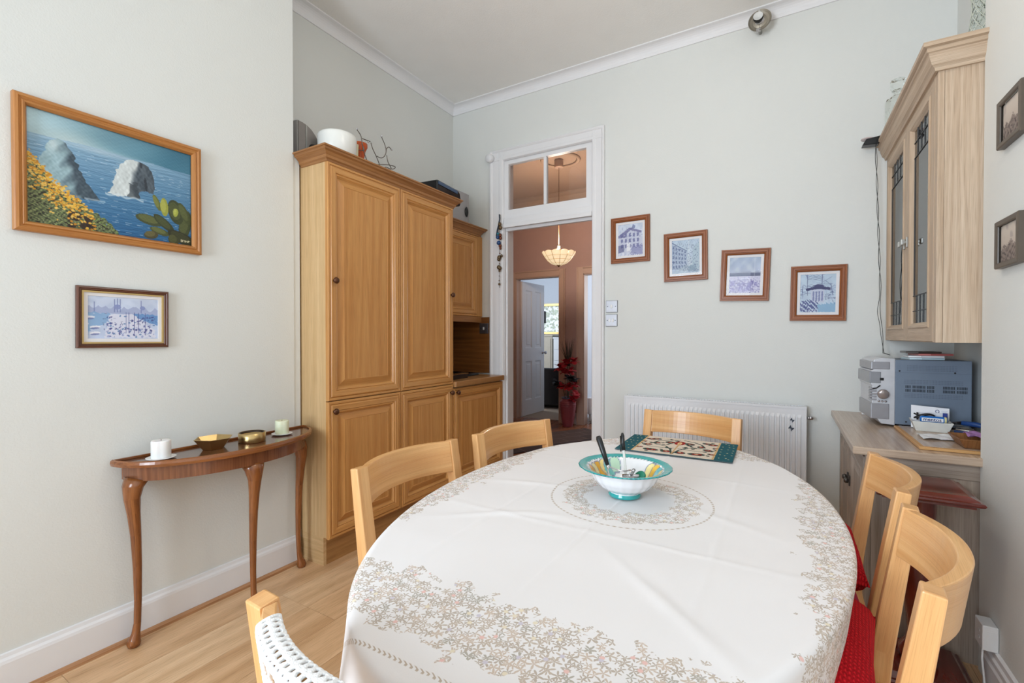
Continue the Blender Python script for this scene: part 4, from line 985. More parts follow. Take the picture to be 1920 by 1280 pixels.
# apron
m = MB(); o_ = dshape(.395, .258, 48); i_ = dshape(.377, .240, 48)
v = [(x, y, .672) for x, y in o_]+[(x, y, .733) for x, y in o_]+[(x, y, .733) for x, y in i_]+[(x, y, .672) for x, y in i_]; n = 49; f = []
for i in range(n-1):
    for j in range(4): f.append((j*n+i, j*n+i+1, ((j+1) % 4)*n+i+1, ((j+1) % 4)*n+i))
f += [(0, n, 2*n, 3*n), (n-1, 2*n-1, 3*n-1, 4*n-1)]
m.add(v, f, (0, 0, 1)); m.build('apron', wood('apron_walnut', (96, 54, 34), (156, 100, 66), rough=.25, su=1.2, sv=34, coat=.4), ct)
def cabriole(px, py, ang):
    d = Vector((math.cos(ang), math.sin(ang), 0))
    st_ = [(.674, 0, .036), (.645, .012, .034), (.60, .015, .028), (.54, .010, .0225), (.45, .003, .0185), (.32, -.002, .0155), (.18, -.003, .013), (.09, .000, .0125), (.05, .006, .015), (.028, .012, .021), (.014, .014, .024), (.004, .013, .021), (0, .013, .018)]
    path = [(px+d.x*o, py+d.y*o, z) for z, o, r in st_]
    rad = [(r*(1.45 if z > .66 else 1.18 if z > .62 else 1), r) for z, o, r in st_]
    return MB().tube(path, rad, n=18, up=tuple(d))
for px, py, an in ((.052, -.366, -80), (.222, .012, 0), (.052, .360, 80)):
    cabriole(px, py, math.radians(an)).build('leg', CONSOLE, ct)
CTZ = .7485
WAX = plain('white_wax', (240, 238, 236), .4, noise=.01, Subsurface_Weight=.2); WAXG = plain('green_wax', (226, 230, 200), .4, noise=.01, Subsurface_Weight=.2)
CERAM = plain('white_ceramic', (236, 232, 230), .2, noise=.01)
def candle(lab, p, wax, s):
    t = thing('candle', lab, 'candle', p, .3)
    n = 64; v = []; f = []
    prof_ = [(.96, .006), (1, .010), (1, .072), (.95, .077), (.55, .074), (0.02, .073)]
    for q, z in prof_:
        for i in range(n):
            a = 2*math.pi*i/n; r = .0335*s*q*(1+.10*abs(math.cos(2*a))-.02); v.append((r*math.cos(a), r*math.sin(a), z*s))
    for j in range(len(prof_)-1):
        for i in range(n): f.append((j*n+i, j*n+(i+1) % n, (j+1)*n+(i+1) % n, (j+1)*n+i))
    m = MB(); m.add(v, f, smooth=True); m.build('wax', wax, t)
    MB().tube([(0, 0, .072*s), (.001, 0, .080*s)], .001, 6).build('wick', BLACK, t)
    MB().lathe([(0, 0), (.03*s, 0), (.05*s, .005), (.052*s, .008), (.049*s, .0085), (.032*s, .006), (0, .006)], 40).build('saucer', CERAM, t)
candle('white pillar candle on a round saucer, left end of the console table', (-2.205, .905, CTZ), WAX, 1.0)
candle('pale green pillar candle on a saucer, right end of the console table', (-2.215, 1.442, CTZ), WAXG, .95)
t = thing('brass_bowl', 'faceted hexagonal brass bowl on the console table', 'bowl', (-2.205, 1.108, CTZ), .4)
m = MB(); m.lathe([(.0, 0), (.043, 0), (.076, .046), (.073, .047), (.042, .005), (0, .005)], 6, smooth=False); m.build('bowl_body', BRASS, t)
m = MB(); m.lathe([(.0725, .0462), (.077, .0458), (.079, .048), (.0745, .0495)], 6, smooth=False, closed=True); m.build('bowl_rim', BRASS, t)
t = thing('brass_dish', 'round straight-sided brass dish on the console table', 'dish', (-2.195, 1.276, CTZ))
MB().lathe([(0, 0), (.056, 0), (.058, .002), (.058, .044), (.054, .045), (.054, .034), (.0, .032)], 44).build('dish_body', BRASS, t)
MB().lathe([(.0535, .030), (.0545, .044), (.0525, .0446), (.050, .032)], 44, closed=True).build('dark_lining', plain('dark_bronze', (62, 48, 36), .4, .5), t)
MB().tube([(-.01, .058, .012), (-.012, .068, .018), (-.012, .07, .030), (-.01, .058, .040)], .004, 8).build('dish_handle', BRASS, t)

# ================================================================== things on the cupboards
TT = 2.2565
SILV = plain('speaker_silver', (176, 172, 170), .4, .1); SGREY = plain('speaker_grey', (138, 132, 128), .6)
t = thing('loudspeaker', 'silver-grey arched loudspeaker at the left end of the tall cupboard top', 'loudspeaker', (-2.50, 1.745, TT), math.radians(8))
pts = [(-.08, 0), (.10, 0), (.10, .09)] + [(-.05+.15*math.cos(math.radians(a)), .09+.145*math.sin(math.radians(a))) for a in (15, 30, 45, 60, 75, 90)] + [(-.08, .235)]
MB().prism([(y, z) for y, z in pts], -.10, .075, lambda u, v, q: (q, u, v)).build('cabinet', SILV, t, bevel=.004)
MB().prism([(y*.92-.004, z*.95+.006) for y, z in pts], .0755, .082, lambda u, v, q: (q, u, v)).build('grille', SGREY, t)
MB().lathe([(0, 0), (.035, 0), (.04, .004), (.02, .008), (0, .01)], 24, M=Matrix.Translation((.083, .03, .09)) @ Matrix.Rotation(math.radians(90), 4, 'Y')).build('driver_cone', BLACK, t)
MB().box((.0825, -.03, .01), (.085, -.018, .222)).build('silver_strip', STEEL, t)
tag(MB().tube([(-2.40, 1.685, TT+.004), (-2.36, 1.64, TT+.02), (-2.30, 1.66, TT+.035), (-2.25, 1.72, TT+.02), (-2.22, 1.78, TT+.006)], .004, 8).build('white_cable', WHITEP), 'white cable curling over the left corner of the tall cupboard', 'cable')
t = thing('plastic_tub', 'white round plastic tub on top of the tall cupboard', 'tub', (-2.305, 1.862, TT))
MB().lathe([(0, 0), (.098, 0), (.104, .004), (.111, .165), (.109, .177), (.097, .187), (.06, .192), (0, .194)], 48).build('tub_body', plain('ivory_plastic', (240, 240, 234), .25, noise=.01), t)
m = MB(); m.prism([(-.03, .02), (.03, .02), (.034, .165), (-.034, .165)], .0, .016, lambda u, v, q: (-.02+u*.5+.05, .098+q+v*.03, v)); m.build('tub_panel', plain('cream_panel', (206, 202, 170), .5), t)
t = thing('orange_vase', 'small orange flared vase behind the wire rack', 'vase', (-2.33, 2.055, TT))
MB().lathe([(0, 0), (.030, 0), (.033, .01), (.022, .07), (.022, .10), (.034, .165), (.046, .19), (.046, .21), (.040, .212), (.018, .17), (0, .17)], 28).build('vase_body', plain('orange_glaze', (198, 84, 24), .25), t)
# wire stand
t = thing('wire_rack', 'branching silver wire rack on top of the tall cupboard', 'rack', (-2.27, 2.135, TT))
def wire(pts, nm='wire_branch', r=.0028):
    P = [Vector((p[0], p[1], p[2]*.86)) for p in pts]; out = []
    for i in range(len(P)-1):
        p0, p1, p2, p3 = P[max(i-1, 0)], P[i], P[i+1], P[min(i+2, len(P)-1)]
        for k in range(6):
            q = k/6.0; out.append(.5*((2*p1)+(-p0+p2)*q+(2*p0-5*p1+4*p2-p3)*q*q+(-p0+3*p1-3*p2+p3)*q**3))
    out.append(P[-1]); return MB().tube(out, r, 7).build(nm, plain('wire_metal', (120, 112, 104), .3, .9), t)
wire([(0, .04, 0), (0, .038, .05), (0, .03, .11), (0, .0, .17), (0, -.03, .215), (0, -.045, .255)])
wire([(0, -.115, .255), (0, -.05, .26)]); wire([(0, -.155, .30), (0, -.125, .27), (0, -.115, .22), (0, -.10, .16), (0, -.07, .10), (0, -.045, .085), (0, -.01, .085), (0, .0, .04)])
wire([(0, .045, .335), (0, .075, .285), (0, .085, .24), (0, .07, .20), (0, .04, .175), (0, .005, .175)]); wire([(0, .13, .275), (0, .11, .285), (0, .09, .265), (0, .085, .24)])
wire([(0, .0, .11), (0, .10, .145), (0, .165, .155), (0, .155, .135), (0, .12, .12)]); wire([(0, .09, .215), (0, .10, .17), (0, .13, .125), (0, .08, .12), (0, .06, .08), (0, .05, .02)])
wire([(0, -.12, .22), (0, -.10, .18), (0, -.13, .165), (0, -.15, .165)])
wire([(.05, .05, .001), (0, .04, .003), (-.05, .05, .001)], 'foot'); wire([(.05, -.02, .001), (0, 0.03, .003), (-.05, -.02, .001)], 'foot')
for p in ((0, -.155, .305), (0, .045, .34), (0, .135, .275), (0, -.065, .25)): MB().lathe([(0, -.006), (.005, -.004), (.006, 0), (.005, .004), (0, .006)], 12, c=(p[0], p[1], p[2]*.86)).build('ball_tip', CHROME, t)
# black case
t = thing('black_case', 'black and blue plastic case lying on the right end of the tall cupboard', 'case', (-2.27, 2.75, TT), math.radians(6))
m = MB(); pts = [(-.16, 0), (.15, 0), (.165, .02), (.168, .06), (.155, .10), (.13, .118), (-.16, .118)]
m.prism(pts, -.10, .10, lambda u, v, q: (q, u, v)); m.build('case_shell', plain('glossy_black', (20, 22, 26), .18), t, bevel=.008)
MB().box((.1005, -.15, .085), (.106, .11, .108)).build('blue_edge', plain('steel_blue', (72, 98, 130), .3), t, bevel=.002)
MB().prism([(.150, .03), (.172, .05), (.170, .07), (.148, .062)], -.09, .09, lambda u, v, q: (q, u, v)).build('end_clip', plain('olive_clip', (150, 140, 90), .4), t)
# speaker on the wall cupboard
t = thing('loudspeaker', 'flat-sided silver loudspeaker on top of the wall cupboard', 'loudspeaker', (-2.49, 3.235, 2.1965), math.radians(0))
MB().box((-.09, -.115, 0), (.075, .105, .30)).build('cabinet', plain('speaker_side', (170, 166, 166), .45, .2), t, bevel=.003)
MB().box((-.09, .1055, 0), (.075, .113, .30)).build('front_frame', SILV, t, bevel=.002)
MB().lathe([(0, 0), (.04, 0), (.044, .006), (.03, .010), (0, .004)], 28, M=Matrix.Translation((.0755, .07, .14)) @ Matrix.Rotation(math.radians(90), 4, 'Y') @ Matrix.Scale(.55, 4, (0, 1, 0))).build('bass_port', BLACK, t)
# niche: black tray and little box on the worktop
t = thing('black_tray', 'thin black tray on the oak worktop in the niche', 'tray', (-2.42, 3.12, .915))
m = MB(); m.box((-.15, -.17, 0), (.13, .20, .012)); m.build('tray_base', plain('glossy_black', (20, 22, 26), .18), t, bevel=.004)
m = MB(); rectframe(m, -.15, .13, -.17, .20, .012, .012, .020); m = MB(); m.box((-.15, -.17, .012), (.13, -.158, .022)); m.box((-.15, .188, .012), (.13, .20, .022)); m.box((.118, -.158, .012), (.13, .188, .022)); m.box((-.15, -.158, .012), (-.138, .188, .022)); m.build('tray_rim', plain('glossy_black', (20, 22, 26), .18), t)
t = thing('dark_box', 'small dark box with a brass edge in front of the black tray', 'box', (-2.235, 2.93, .915), math.radians(5))
MB().box((-.03, -.12, 0), (.03, .12, .034)).build('box_body', plain('dark_box_paint', (36, 26, 20), .4), t, bevel=.002)
MB().box((-.03, -.12, .0345), (.031, .13, .041)).build('brass_lid_edge', BRASS, t, bevel=.001)

# ================================================================== wall fittings
PLATE = plain('satin_chrome_plate', (202, 204, 212), .3, .35)
def switchplate(lab, c, wall='far', s=.088, two=False, mat=PLATE, y=YF):
    t = thing('light_switch', lab, 'switch', (c[0], y, c[1]))
    MB().box((-s/2-.002, -.004, -s/2-.002), (s/2+.002, -.0005, s/2+.002)).build('back_edge', plain('plate_edge', (96, 98, 104), .5), t)
    MB().box((-s/2, -.010, -s/2), (s/2, -.004, s/2)).build('face_plate', mat, t, bevel=.002)
    for dx in ((-.012, .014) if two else (0,)):
        MB().box((dx-.0075, -.0145, -.013), (dx+.0075, -.010, .013)).build('rocker', WHITEP, t, bevel=.0015)
    for sx in (-1, 1): MB().lathe([(0, 0), (.0035, 0), (.003, .0015), (0, .002)], 12, M=Matrix.Translation((sx*.031, -.010, 0)) @ Matrix.Rotation(math.radians(90), 4, 'X')).build('screw', plain('dark_screw', (60, 60, 64), .4, .8), t)
switchplate('chrome light switch plate beside the door frame, upper of two', (-1.148, 1.478)); switchplate('chrome light switch plate beside the door frame, lower of two', (-1.150, 1.372), two=True)
switchplate('dark metal switch on the oak board inside the niche', (-2.315, 1.32), mat=plain('bronze_plate', (96, 92, 96), .35, .5), y=YF-.0125)
# round steel spotlight high on the far wall
t = thing('spotlight', 'round brushed steel spotlight high on the far wall over the cornice', 'light', (-.154, YF, 3.245))
MB().tube([(0, -.001, -.02), (0, -.085, -.02)], .010, 12).build('wall_arm', STEEL, t)
MD = Matrix.Translation((0, -.095, 0)) @ Matrix.Rotation(math.radians(90), 4, 'X')
for a0, a1, dy in ((97, 262, .0), (-93, 88, .006)):
    v = []; f = []; nseg = 24
    rr = [(.026, .004), (.040, .0), (.055, .004), (.066, .012), (.066, .014), (.055, .006), (.040, .002), (.026, .006)]
    for i in range(nseg+1):
        a = math.radians(a0+(a1-a0)*i/nseg)
        for r_, h_ in rr: v.append(MD @ Vector((r_*math.cos(a), r_*math.sin(a), h_+dy)))
    k = len(rr)
    for i in range(nseg):
        for j in range(k): f.append((i*k+j, i*k+(j+1) % k, (i+1)*k+(j+1) % k, (i+1)*k+j))
    f += [tuple(range(k)), tuple(nseg*k+j for j in range(k))]
    MB().add(v, f, smooth=False).build('reflector_half', plain('brushed_disc', (164, 156, 142), .38, .5), t)
MB().lathe([(0, 0), (.022, 0), (.029, .02), (.029, .03), (.0, .032)], 28, M=Matrix.Translation((-.008, -.095, .012)) @ Matrix.Rotation(math.radians(82), 4, 'X')).build('lamp_housing', BLACK, t)
MB().lathe([(0.0, .0), (.010, .003), (.024, .010), (.0275, .012), (.0275, .008), (0, -.002)], 28, M=Matrix.Translation((-.008, -.128, .013)) @ Matrix.Rotation(math.radians(82), 4, 'X')).build('bulb_face', plain('bulb_glass', (222, 222, 220), .15), t)
MB().box((-.02, -.108, -.062), (.004, -.098, -.046)).build('clip', CHROME, t)
# string of amulets hanging on the door frame
t = thing('bead_string', 'string of blue beads and brass amulets hanging on the door frame', 'ornament', (-2.135, YF-.045, 2.30))
MB().tube([(0, .018, .0), (0, 0, -.01), (.001, 0, -.30), (0, 0, -.63)], .0016, 6).build('cord', BLACK, t)
BL = plain('cobalt_bead', (28, 70, 120), .2); TQ = plain('teal_bead', (30, 120, 140), .25); CO = plain('copper_charm', (120, 70, 50), .35, .6); AB = plain('antique_brass', (110, 92, 68), .4, .7)
def bead(x, z, r, mt, nm='bead', sz=1.0): MB().lathe([(0, -r*sz), (r*.7, -r*.7*sz), (r, 0), (r*.7, r*.7*sz), (0, r*sz)], 14, c=(x, -.004, z)).build(nm, mt, t)
MB().tube([(0, 0, 0), (.006, -.004, -.04), (-.004, -.004, -.08)], .006, 8).build('ribbon', plain('navy_ribbon', (34, 46, 62), .7), t)
MB().tube([(0, -.004, -.07), (-.014, -.006, -.13), (-.028, -.006, -.185)], [.006, .008, .005], 8).build('tassel', plain('navy_ribbon', (34, 46, 62), .7), t)
for x, z, r, mt, nm in ((.006, -.085, .016, AB, 'charm'), (.012, -.115, .018, AB, 'charm'), (-.012, -.165, .012, TQ, 'bead'), (-.014, -.195, .018, BL, 'bead'), (.012, -.18, .014, CO, 'charm'), (.014, -.205, .014, CO, 'charm'), (-.004, -.245, .020, BL, 'bead'), (.010, -.272, .014, CO, 'charm'), (.012, -.292, .011, CO, 'charm'), (.008, -.335, .006, CO, 'bead'), (0, -.37, .018, AB, 'charm'), (.024, -.358, .012, AB, 'charm'), (-.004, -.385, .016, AB, 'charm'), (.004, -.425, .006, AB, 'bead'), (-.004, -.455, .018, AB, 'charm'), (.008, -.462, .015, AB, 'charm'), (.002, -.485, .010, AB, 'charm'), (.002, -.53, .005, AB, 'bead'), (0, -.57, .006, AB, 'bead'), (0, -.60, .010, AB, 'charm')):
    bead(x, z, r, mt, nm, 1.15 if nm == 'charm' else 1.0)

# ================================================================== table things
def bowl():
    t = thing('ceramic_bowl', 'white ceramic bowl with a turquoise rim in the middle of the table', 'bowl', (-.432, 1.425, .7545))
    P = [(.030, .000), (.048, .000), (.050, .004), (.047, .012), (.046, .014), (.056, .018), (.078, .032), (.096, .052), (.106, .072), (.114, .082), (.128, .0875), (.140, .0905), (.1425, .0925), (.140, .0945), (.128, .0925), (.112, .087), (.102, .076), (.090, .056), (.072, .038), (.05, .026), (.025, .022), (.001, .021)]
    pp = []
    for i in range(len(P)-1):
        for k in range(4): pp.append(tuple(P[i][j]+(P[i+1][j]-P[i][j])*k/4 for j in (0, 1)))
    pp.append(P[-1]); pp = np.array(pp); n = 200; th = np.linspace(0, 2*np.pi, n, endpoint=False)
    R_, TH = np.meshgrid(pp[:, 0], th, indexing='ij'); Z = np.repeat(pp[:, 1][:, None], n, 1)
    wob = np.sin(TH*22)*.0006*(Z > .016)
    X = np.stack([(R_+wob)*np.cos(TH), (R_+wob)*np.sin(TH), Z], -1)
    C = np.zeros(X.shape)+np.array((236, 236, 238)); teal = np.array((34, 158, 156)); idx = np.arange(len(pp))[:, None]*np.ones((1, n))
    inner = idx >= 4*13
    C[(Z < .0125) & ~inner] = teal
    C[(R_ > .117) & (Z > .08)] = teal
    C[(R_ > .136) & (~inner) & (np.sin(TH*70) > .2)] = (20, 110, 120); C[(inner) & (R_ > .113) & (R_ < .119) & (np.sin(TH*60) > 0)] = (70, 120, 130)
    rs = np.random.RandomState(4); deg = np.degrees(TH) % 360
    x, y = X[..., 0], X[..., 1]
    for a, r_, s_, c in ((165, .088, .022, (226, 170, 60)), (150, .096, .016, (240, 216, 140)), (138, .092, .020, (110, 186, 180)), (125, .098, .018, (184, 214, 186)), (178, .096, .014, (236, 224, 170)), (192, .094, .017, (222, 160, 70)), (52, .095, .018, (240, 226, 160)), (38, .098, .018, (240, 196, 90)), (24, .098, .020, (120, 194, 200)), (10, .096, .018, (238, 224, 160)), (-3, .096, .020, (232, 180, 80)), (-14, .094, .016, (130, 190, 190))):
        ax_, ay_ = r_*math.cos(math.radians(a)), r_*math.sin(math.radians(a)); d = np.hypot(x-ax_, y-ay_); mk = inner & (d < s_) & (R_ < .113); C[mk] = c
        mk = inner & (np.abs(d-s_) < .0012) & (R_ < .113); C[mk] = (120, 130, 160)
    grid_mesh('bowl_body', X, C, vcol('glazed_ceramic', .12, .4, .5), t, wrap=True)
bowl()
BX, BY, BZ = -.432, 1.425, .7545
t = thing('kitchen_strainer', 'black-handled wire strainer standing in the turquoise bowl', 'strainer', (BX, BY, BZ))
h0, h1 = Vector((-.085, -.005, .175)), Vector((-.045, -.030, .095))
MB().tube([h0, h0.lerp(h1, .1), h0.lerp(h1, .5), h1], [.007, .0095, .0085, .006], 12).build('handle', BLACK, t)
h2 = Vector((-.040, -.033, .086)); MB().tube([h1, h2], .0055, 10).build('ferrule', CHROME, t)
c_ = Vector((-.004, -.040, .078)); loop = [c_+Vector((.036*math.cos(a), .012*math.sin(a)*1.6, .012*math.sin(a)+.010*math.cos(2*a))) for a in np.linspace(0, 2*np.pi, 28, endpoint=False)]
MB().tube(loop, .0022, 7, closed=True).build('wire_ring', CHROME, t)
MB().tube([h2, c_+Vector((-.036, 0, .008))], .0025, 7).build('neck_wire', CHROME, t)
t = thing('ballpoint_pen', 'clear ballpoint pen with a black cap leaning in the bowl', 'pen', (BX, BY, BZ))
p0, p1 = Vector((-.020, .040, .185)), Vector((.012, -.018, .034))
MB().tube([p0, p0.lerp(p1, .05), p0.lerp(p1, .34)], [.003, .0055, .006], 10).build('cap', BLACK, t); MB().tube([p0.lerp(p1, .06)+Vector((-.006, -.004, 0)), p0.lerp(p1, .36)+Vector((-.008, -.005, 0))], .0018, 6).build('clip', BLACK, t)
MB().tube([p0.lerp(p1, .34), p0.lerp(p1, 1)], .0042, 6, smooth=False).build('barrel', plain('pen_clear', (206, 206, 200), .2), t)
t = thing('corkscrew', 'small chrome corkscrew lying in the bowl beside the pen', 'corkscrew', (BX+.026, BY-.024, BZ+.060))
MB().tube([(-.025, 0, .006), (.025, .004, .012)], .006, 10).build('crossbar', CHROME, t); MB().tube([(.0, .002, .010), (.010, -.01, .028), (.014, -.012, .034)], .005, 10).build('screw_head', CHROME, t)
tag(MB().lathe([(0, 0), (.018, 0), (.019, .002), (.019, .006), (.0175, .0075), (0, .008)], 32).build('green_cap', plain('green_cap_plastic', (10, 122, 96), .3), loc=(BX+.052, BY-.010, BZ+.066), rot=(math.radians(40), math.radians(-25), 0)), 'round green cap lying inside the bowl', 'cap')

# placemat
def mat_paint(U, V):
    A = Art(U, V, (222, 210, 192), 41); asp = 1.35; A.C = np.zeros(U.shape+(3,))+np.array((226, 214, 198))
    weave = (np.sin(U*420)*np.sin(V*300) > .45); A.put(weave.astype(float)*.8, (196, 170, 146))
    rs = A.r; G = (46, 66, 62); RD = (158, 48, 44)
    for sx in (-1, 1):
        f = lambda x: .5+sx*x
        for (x, y, rx, ry, an) in ((.25, .17, .06, .05, 20), (.29, .20, .05, .05, 0), (.27, .55, .045, .05, 30), (.20, .83, .075, .06, -10), (.06, .84, .05, .06, 10), (.32, .75, .04, .035, 20), (.09, .30, .05, .06, 30), (.20, .40, .03, .05, 40), (.33, .38, .03, .03, 0)):
            A.put(A.ell(f(x), y, rx, ry, an*sx, asp), G); A.put(A.ell(f(x)+.006, y, rx*.6, ry*.6, an*sx, asp), RD); A.put(A.ell(f(x), y-.01, rx*.25, ry*.25, 0, asp), (226, 190, 150))
        pts = [(.0, .95), (.04, .7), (.10, .55), (.19, .50), (.24, .42), (.20, .28), (.12, .16), (.02, .10)]
        for a, b in zip(pts[:-1], pts[1:]): A.put(A.line(f(a[0]), a[1], f(b[0]), b[1], .014, asp), G)
        pts = [(.02, .62), (.12, .66), (.22, .66), (.30, .60), (.34, .50), (.31, .42)]
        for a, b in zip(pts[:-1], pts[1:]): A.put(A.line(f(a[0]), a[1], f(b[0]), b[1], .010, asp), G)
        for _ in range(16):
            x, y = rs.uniform(.02, .34), rs.uniform(.08, .92); A.put(A.ell(f(x), y, .020, .022, rs.uniform(0, 90), asp), G, .95)
    A.put(A.ell(.5, .30, .05, .12, 0, asp), RD); A.put(A.ell(.5, .32, .02, .09, 0, asp), (232, 198, 150)); A.put(A.line(.5, .3, .5, .95, .012, asp), (206, 160, 110))
    for e in (.155, .845): A.put(np.clip(1-np.abs(U-e)/.012, 0, 1), (206, 160, 96))
    end = ((U < .145) | (U > .855)).astype(float); A.put(end, (42, 92, 102)); A.put(end*(A.noise(90, 90, 6, 4) > 1.0), (54, 108, 112), .6)
    for sx in (.03, .07, .115, .89, .935, .975):
        for k in range(6):
            A.put(A.ell(sx+rs.uniform(-.01, .01), .08+.16*k+rs.uniform(-.03, .03), .007, .012, 0), (214, 206, 160), .9)
    return A.C
ny_, nx_ = 150, 210; U, V = np.meshgrid(np.linspace(0, 1, nx_), np.linspace(0, 1, ny_)); C = mat_paint(U, V)
t = thing('placemat', 'woven placemat with teal ends and a red and green flower pattern', 'placemat', (-.416, 2.162, .7545), math.radians(1.2))
X = np.stack([(U-.5)*.468, (.5-V)*.335, np.full(U.shape, .0032)], -1)
grid_mesh('woven_face', X, C, vcol('woven_cotton', .9, 0, .1), t)
m = MB(); m.cbox((0, 0, .0014), (.470, .337, .0028)); m.build('hem', plain('mat_edge', (60, 90, 96), .9), t)

# cushions on the right-hand chairs
def knit_material():
    m, nt, b = base('red_knit'); L = nt.links; tc = N(nt, 'ShaderNodeTexCoord')
    w1 = N(nt, 'ShaderNodeTexWave'); w1.bands_direction = 'X'; w1.inputs['Scale'].default_value = 34; w1.inputs['Distortion'].default_value = 1.2; w1.inputs['Detail'].default_value = 1
    w2 = N(nt, 'ShaderNodeTexWave'); w2.bands_direction = 'Y'; w2.inputs['Scale'].default_value = 46; w2.inputs['Distortion'].default_value = 2.0
    for w_ in (w1, w2): L.new(tc.outputs['Object'], w_.inputs['Vector'])
    mu = N(nt, 'ShaderNodeMath', operation='MULTIPLY'); L.new(w1.outputs['Fac'], mu.inputs[0]); L.new(w2.outputs['Fac'], mu.inputs[1])
    r = N(nt, 'ShaderNodeValToRGB'); r.color_ramp.elements[0].color = lin((172, 14, 26))+(1,); r.color_ramp.elements[1].color = lin((232, 36, 46))+(1,); r.color_ramp.elements[1].position = .6
    L.new(mu.outputs[0], r.inputs[0]); L.new(r.outputs[0], b.inputs['Base Color']); b.inputs['Roughness'].default_value = .9; b.inputs['Specular IOR Level'].default_value = .15
    bp = N(nt, 'ShaderNodeBump'); bp.inputs['Strength'].default_value = .9; bp.inputs['Distance'].default_value = .005; L.new(mu.outputs[0], bp.inputs['Height']); L.new(bp.outputs[0], b.inputs['Normal'])
    return m
KNIT = knit_material(); PADM = plain('magenta_pad', (176, 26, 66), .8, noise=.05)
def pillow(w, d, h, n=22, pinch=1.0):
    v = []; f = []
    for s in (1, -1):
        for j in range(n+1):
            for i in range(n+1):
                a, b = -1+2*i/n, -1+2*j/n; e = (max(0, 1-a*a)**.42)*(max(0, 1-b*b)**.42)
                sx_ = 1-.07*pinch*(b*b)*(1-abs(a))*0-.05*pinch*(1-abs(b))*a*a; sy_ = 1-.05*pinch*(1-abs(a))*b*b
                rip = .002*math.sin(40*a)*math.cos(38*b)*e
                v.append((a*w/2*sx_, b*d/2*sy_, s*(h/2*e+rip)))
    N2 = (n+1)*(n+1)
    for s in (0, 1):
        for j in range(n):
            for i in range(n):
                q = [s*N2+j*(n+1)+i, s*N2+j*(n+1)+i+1, s*N2+(j+1)*(n+1)+i+1, s*N2+(j+1)*(n+1)+i]; f.append(tuple(q if s == 0 else q[::-1]))
    return MB().add(v, f, smooth=True)
for k, (ci_, lab) in enumerate(((3, 'chair farther from the camera'), (4, 'chair nearest the right wall'))):
    c = CHAIRS[ci_]; th = c.rotation_euler[2]; q = c.location; o = Vector((-math.sin(th), math.cos(th)))
    m = pillow(.41, .39, .05); tag(m.build('seat_pad', PADM, loc=(q.x-o.x*.0, q.y-o.y*.0, .448+.026), rot=(0, 0, th)), 'flat magenta seat pad under the red cushion on the ' + lab, 'seat pad', 'magenta seat pads')
    m = pillow(.42, .27, .18); tag(m.build('knitted_cushion', KNIT, loc=(q.x-o.x*.065, q.y-o.y*.065, .499+.090), rot=(math.radians(6), 0, th)), 'bright red knitted cushion on the ' + lab, 'cushion', 'red knitted cushions')

# crochet cover over the back of the front left chair
def crochet():
    c = CHAIRS[5]; th = c.rotation_euler[2]
    hw = CW/2-.0225; L_ = hw-.0215
    nS, nT = 150, 150; V = []; F_ = []
    prof_ = []; T = np.linspace(0, 1, nT+1)
    def yb(z): return -.212-(z-.5)*(.05/(CZ-.5))
    total = .15+.030+.13
    for t_ in T:
        d = t_*total
        if d < .15: off, z = -.0165, CZ-.15+d
        elif d < .18: a = (d-.15)/.03*math.pi; off, z = -.0165*math.cos(a), CZ+.002+.005*math.sin(a)
        else: off, z = .0165, CZ-(d-.18)
        prof_.append((off, z, abs(d-.165)))
    for i in range(nS+1):
        x = -.155+.31*i/nS; u = x/L_; bul = .062*(1-min(1, abs(u))**2.2)
        for off, z, d in prof_:
            rip = .0012*math.sin(i*1.3)*math.cos(z*700); V.append((x, yb(min(z, CZ))-bul+off+rip, z))
    def hole(i, j):
        x = (i+.5)/nS*.31; d = prof_[j][2]
        edge = min(x, .31-x)
        if d < .022:
            row = int(d/.009); cx = ((x+(row % 2)*.006) % .012)/.012-.5; cy = (d % .009)/.009-.5; return edge > .006 and (cx/.24)**2+(cy/.26)**2 < 1
        if edge < .012: return False
        cell = .026; row = int((d-.022)/.030); cx = ((x+(row % 2)*cell/2) % cell)/cell-.5; cy = ((d-.022) % .030)/.030-.5
        return (abs(cx)/.40)**2+(abs(cy)/.43)**2 < 1-.25*math.sin(cy*5)
    for i in range(nS):
        for j in range(nT):
            if not hole(i, j): F_.append((i*(nT+1)+j, (i+1)*(nT+1)+j, (i+1)*(nT+1)+j+1, i*(nT+1)+j+1))
    m = MB(); m.add(V, F_, smooth=True)
    o = m.build('crochet_cover', plain('white_crochet', (240, 240, 240), .9, noise=.03, nscale=300, bump=.6, bscale=500, spec=.1), loc=tuple(c.location), rot=(0, 0, th), solid=.0045, recalc=False)
    s_ = o.modifiers.new('sub', 'SUBSURF'); s_.levels = 1; s_.render_levels = 1
    tag(o, 'white crochet lace cover draped over the front left chair back', 'lace cover')
crochet()

# ================================================================== the right-hand corner
ST = .7975
t = thing('pedestal_stand', 'polished mahogany square-topped pedestal stand between the chairs and base cabinet', 'stand', (.425, 2.235, 0))
m = MB(); m.frame(.29, .29, [(.012, 0), (.004, .004), (0, .010), (.003, .016), (.012, .018), (.016, .022), (.034, .030)], lambda u, v, q: (u-.145, v-.145, .680+q), cap=True); m.box((-.125, -.125, .672), (.125, .125, .681)); m.build('stand_top', MAHOG, t)
MB().lathe([(0, .055), (.045, .055), (.06, .075), (.055, .10), (.036, .125), (.030, .16), (.034, .22), (.046, .30), (.052, .40), (.050, .50), (.044, .52), (.052, .535), (.052, .55), (.044, .56), (.05, .60), (.052, .66), (.06, .672), (0, .672)], 32).build('column', MAHOG, t)
m = MB(); m.frame(.30, .30, [(0, 0), (0, .03), (.006, .036), (.014, .038), (.03, .055)], lambda u, v, q: (u-.15, v-.15, q), cap=True); m.build('plinth_base', MAHOG, t)
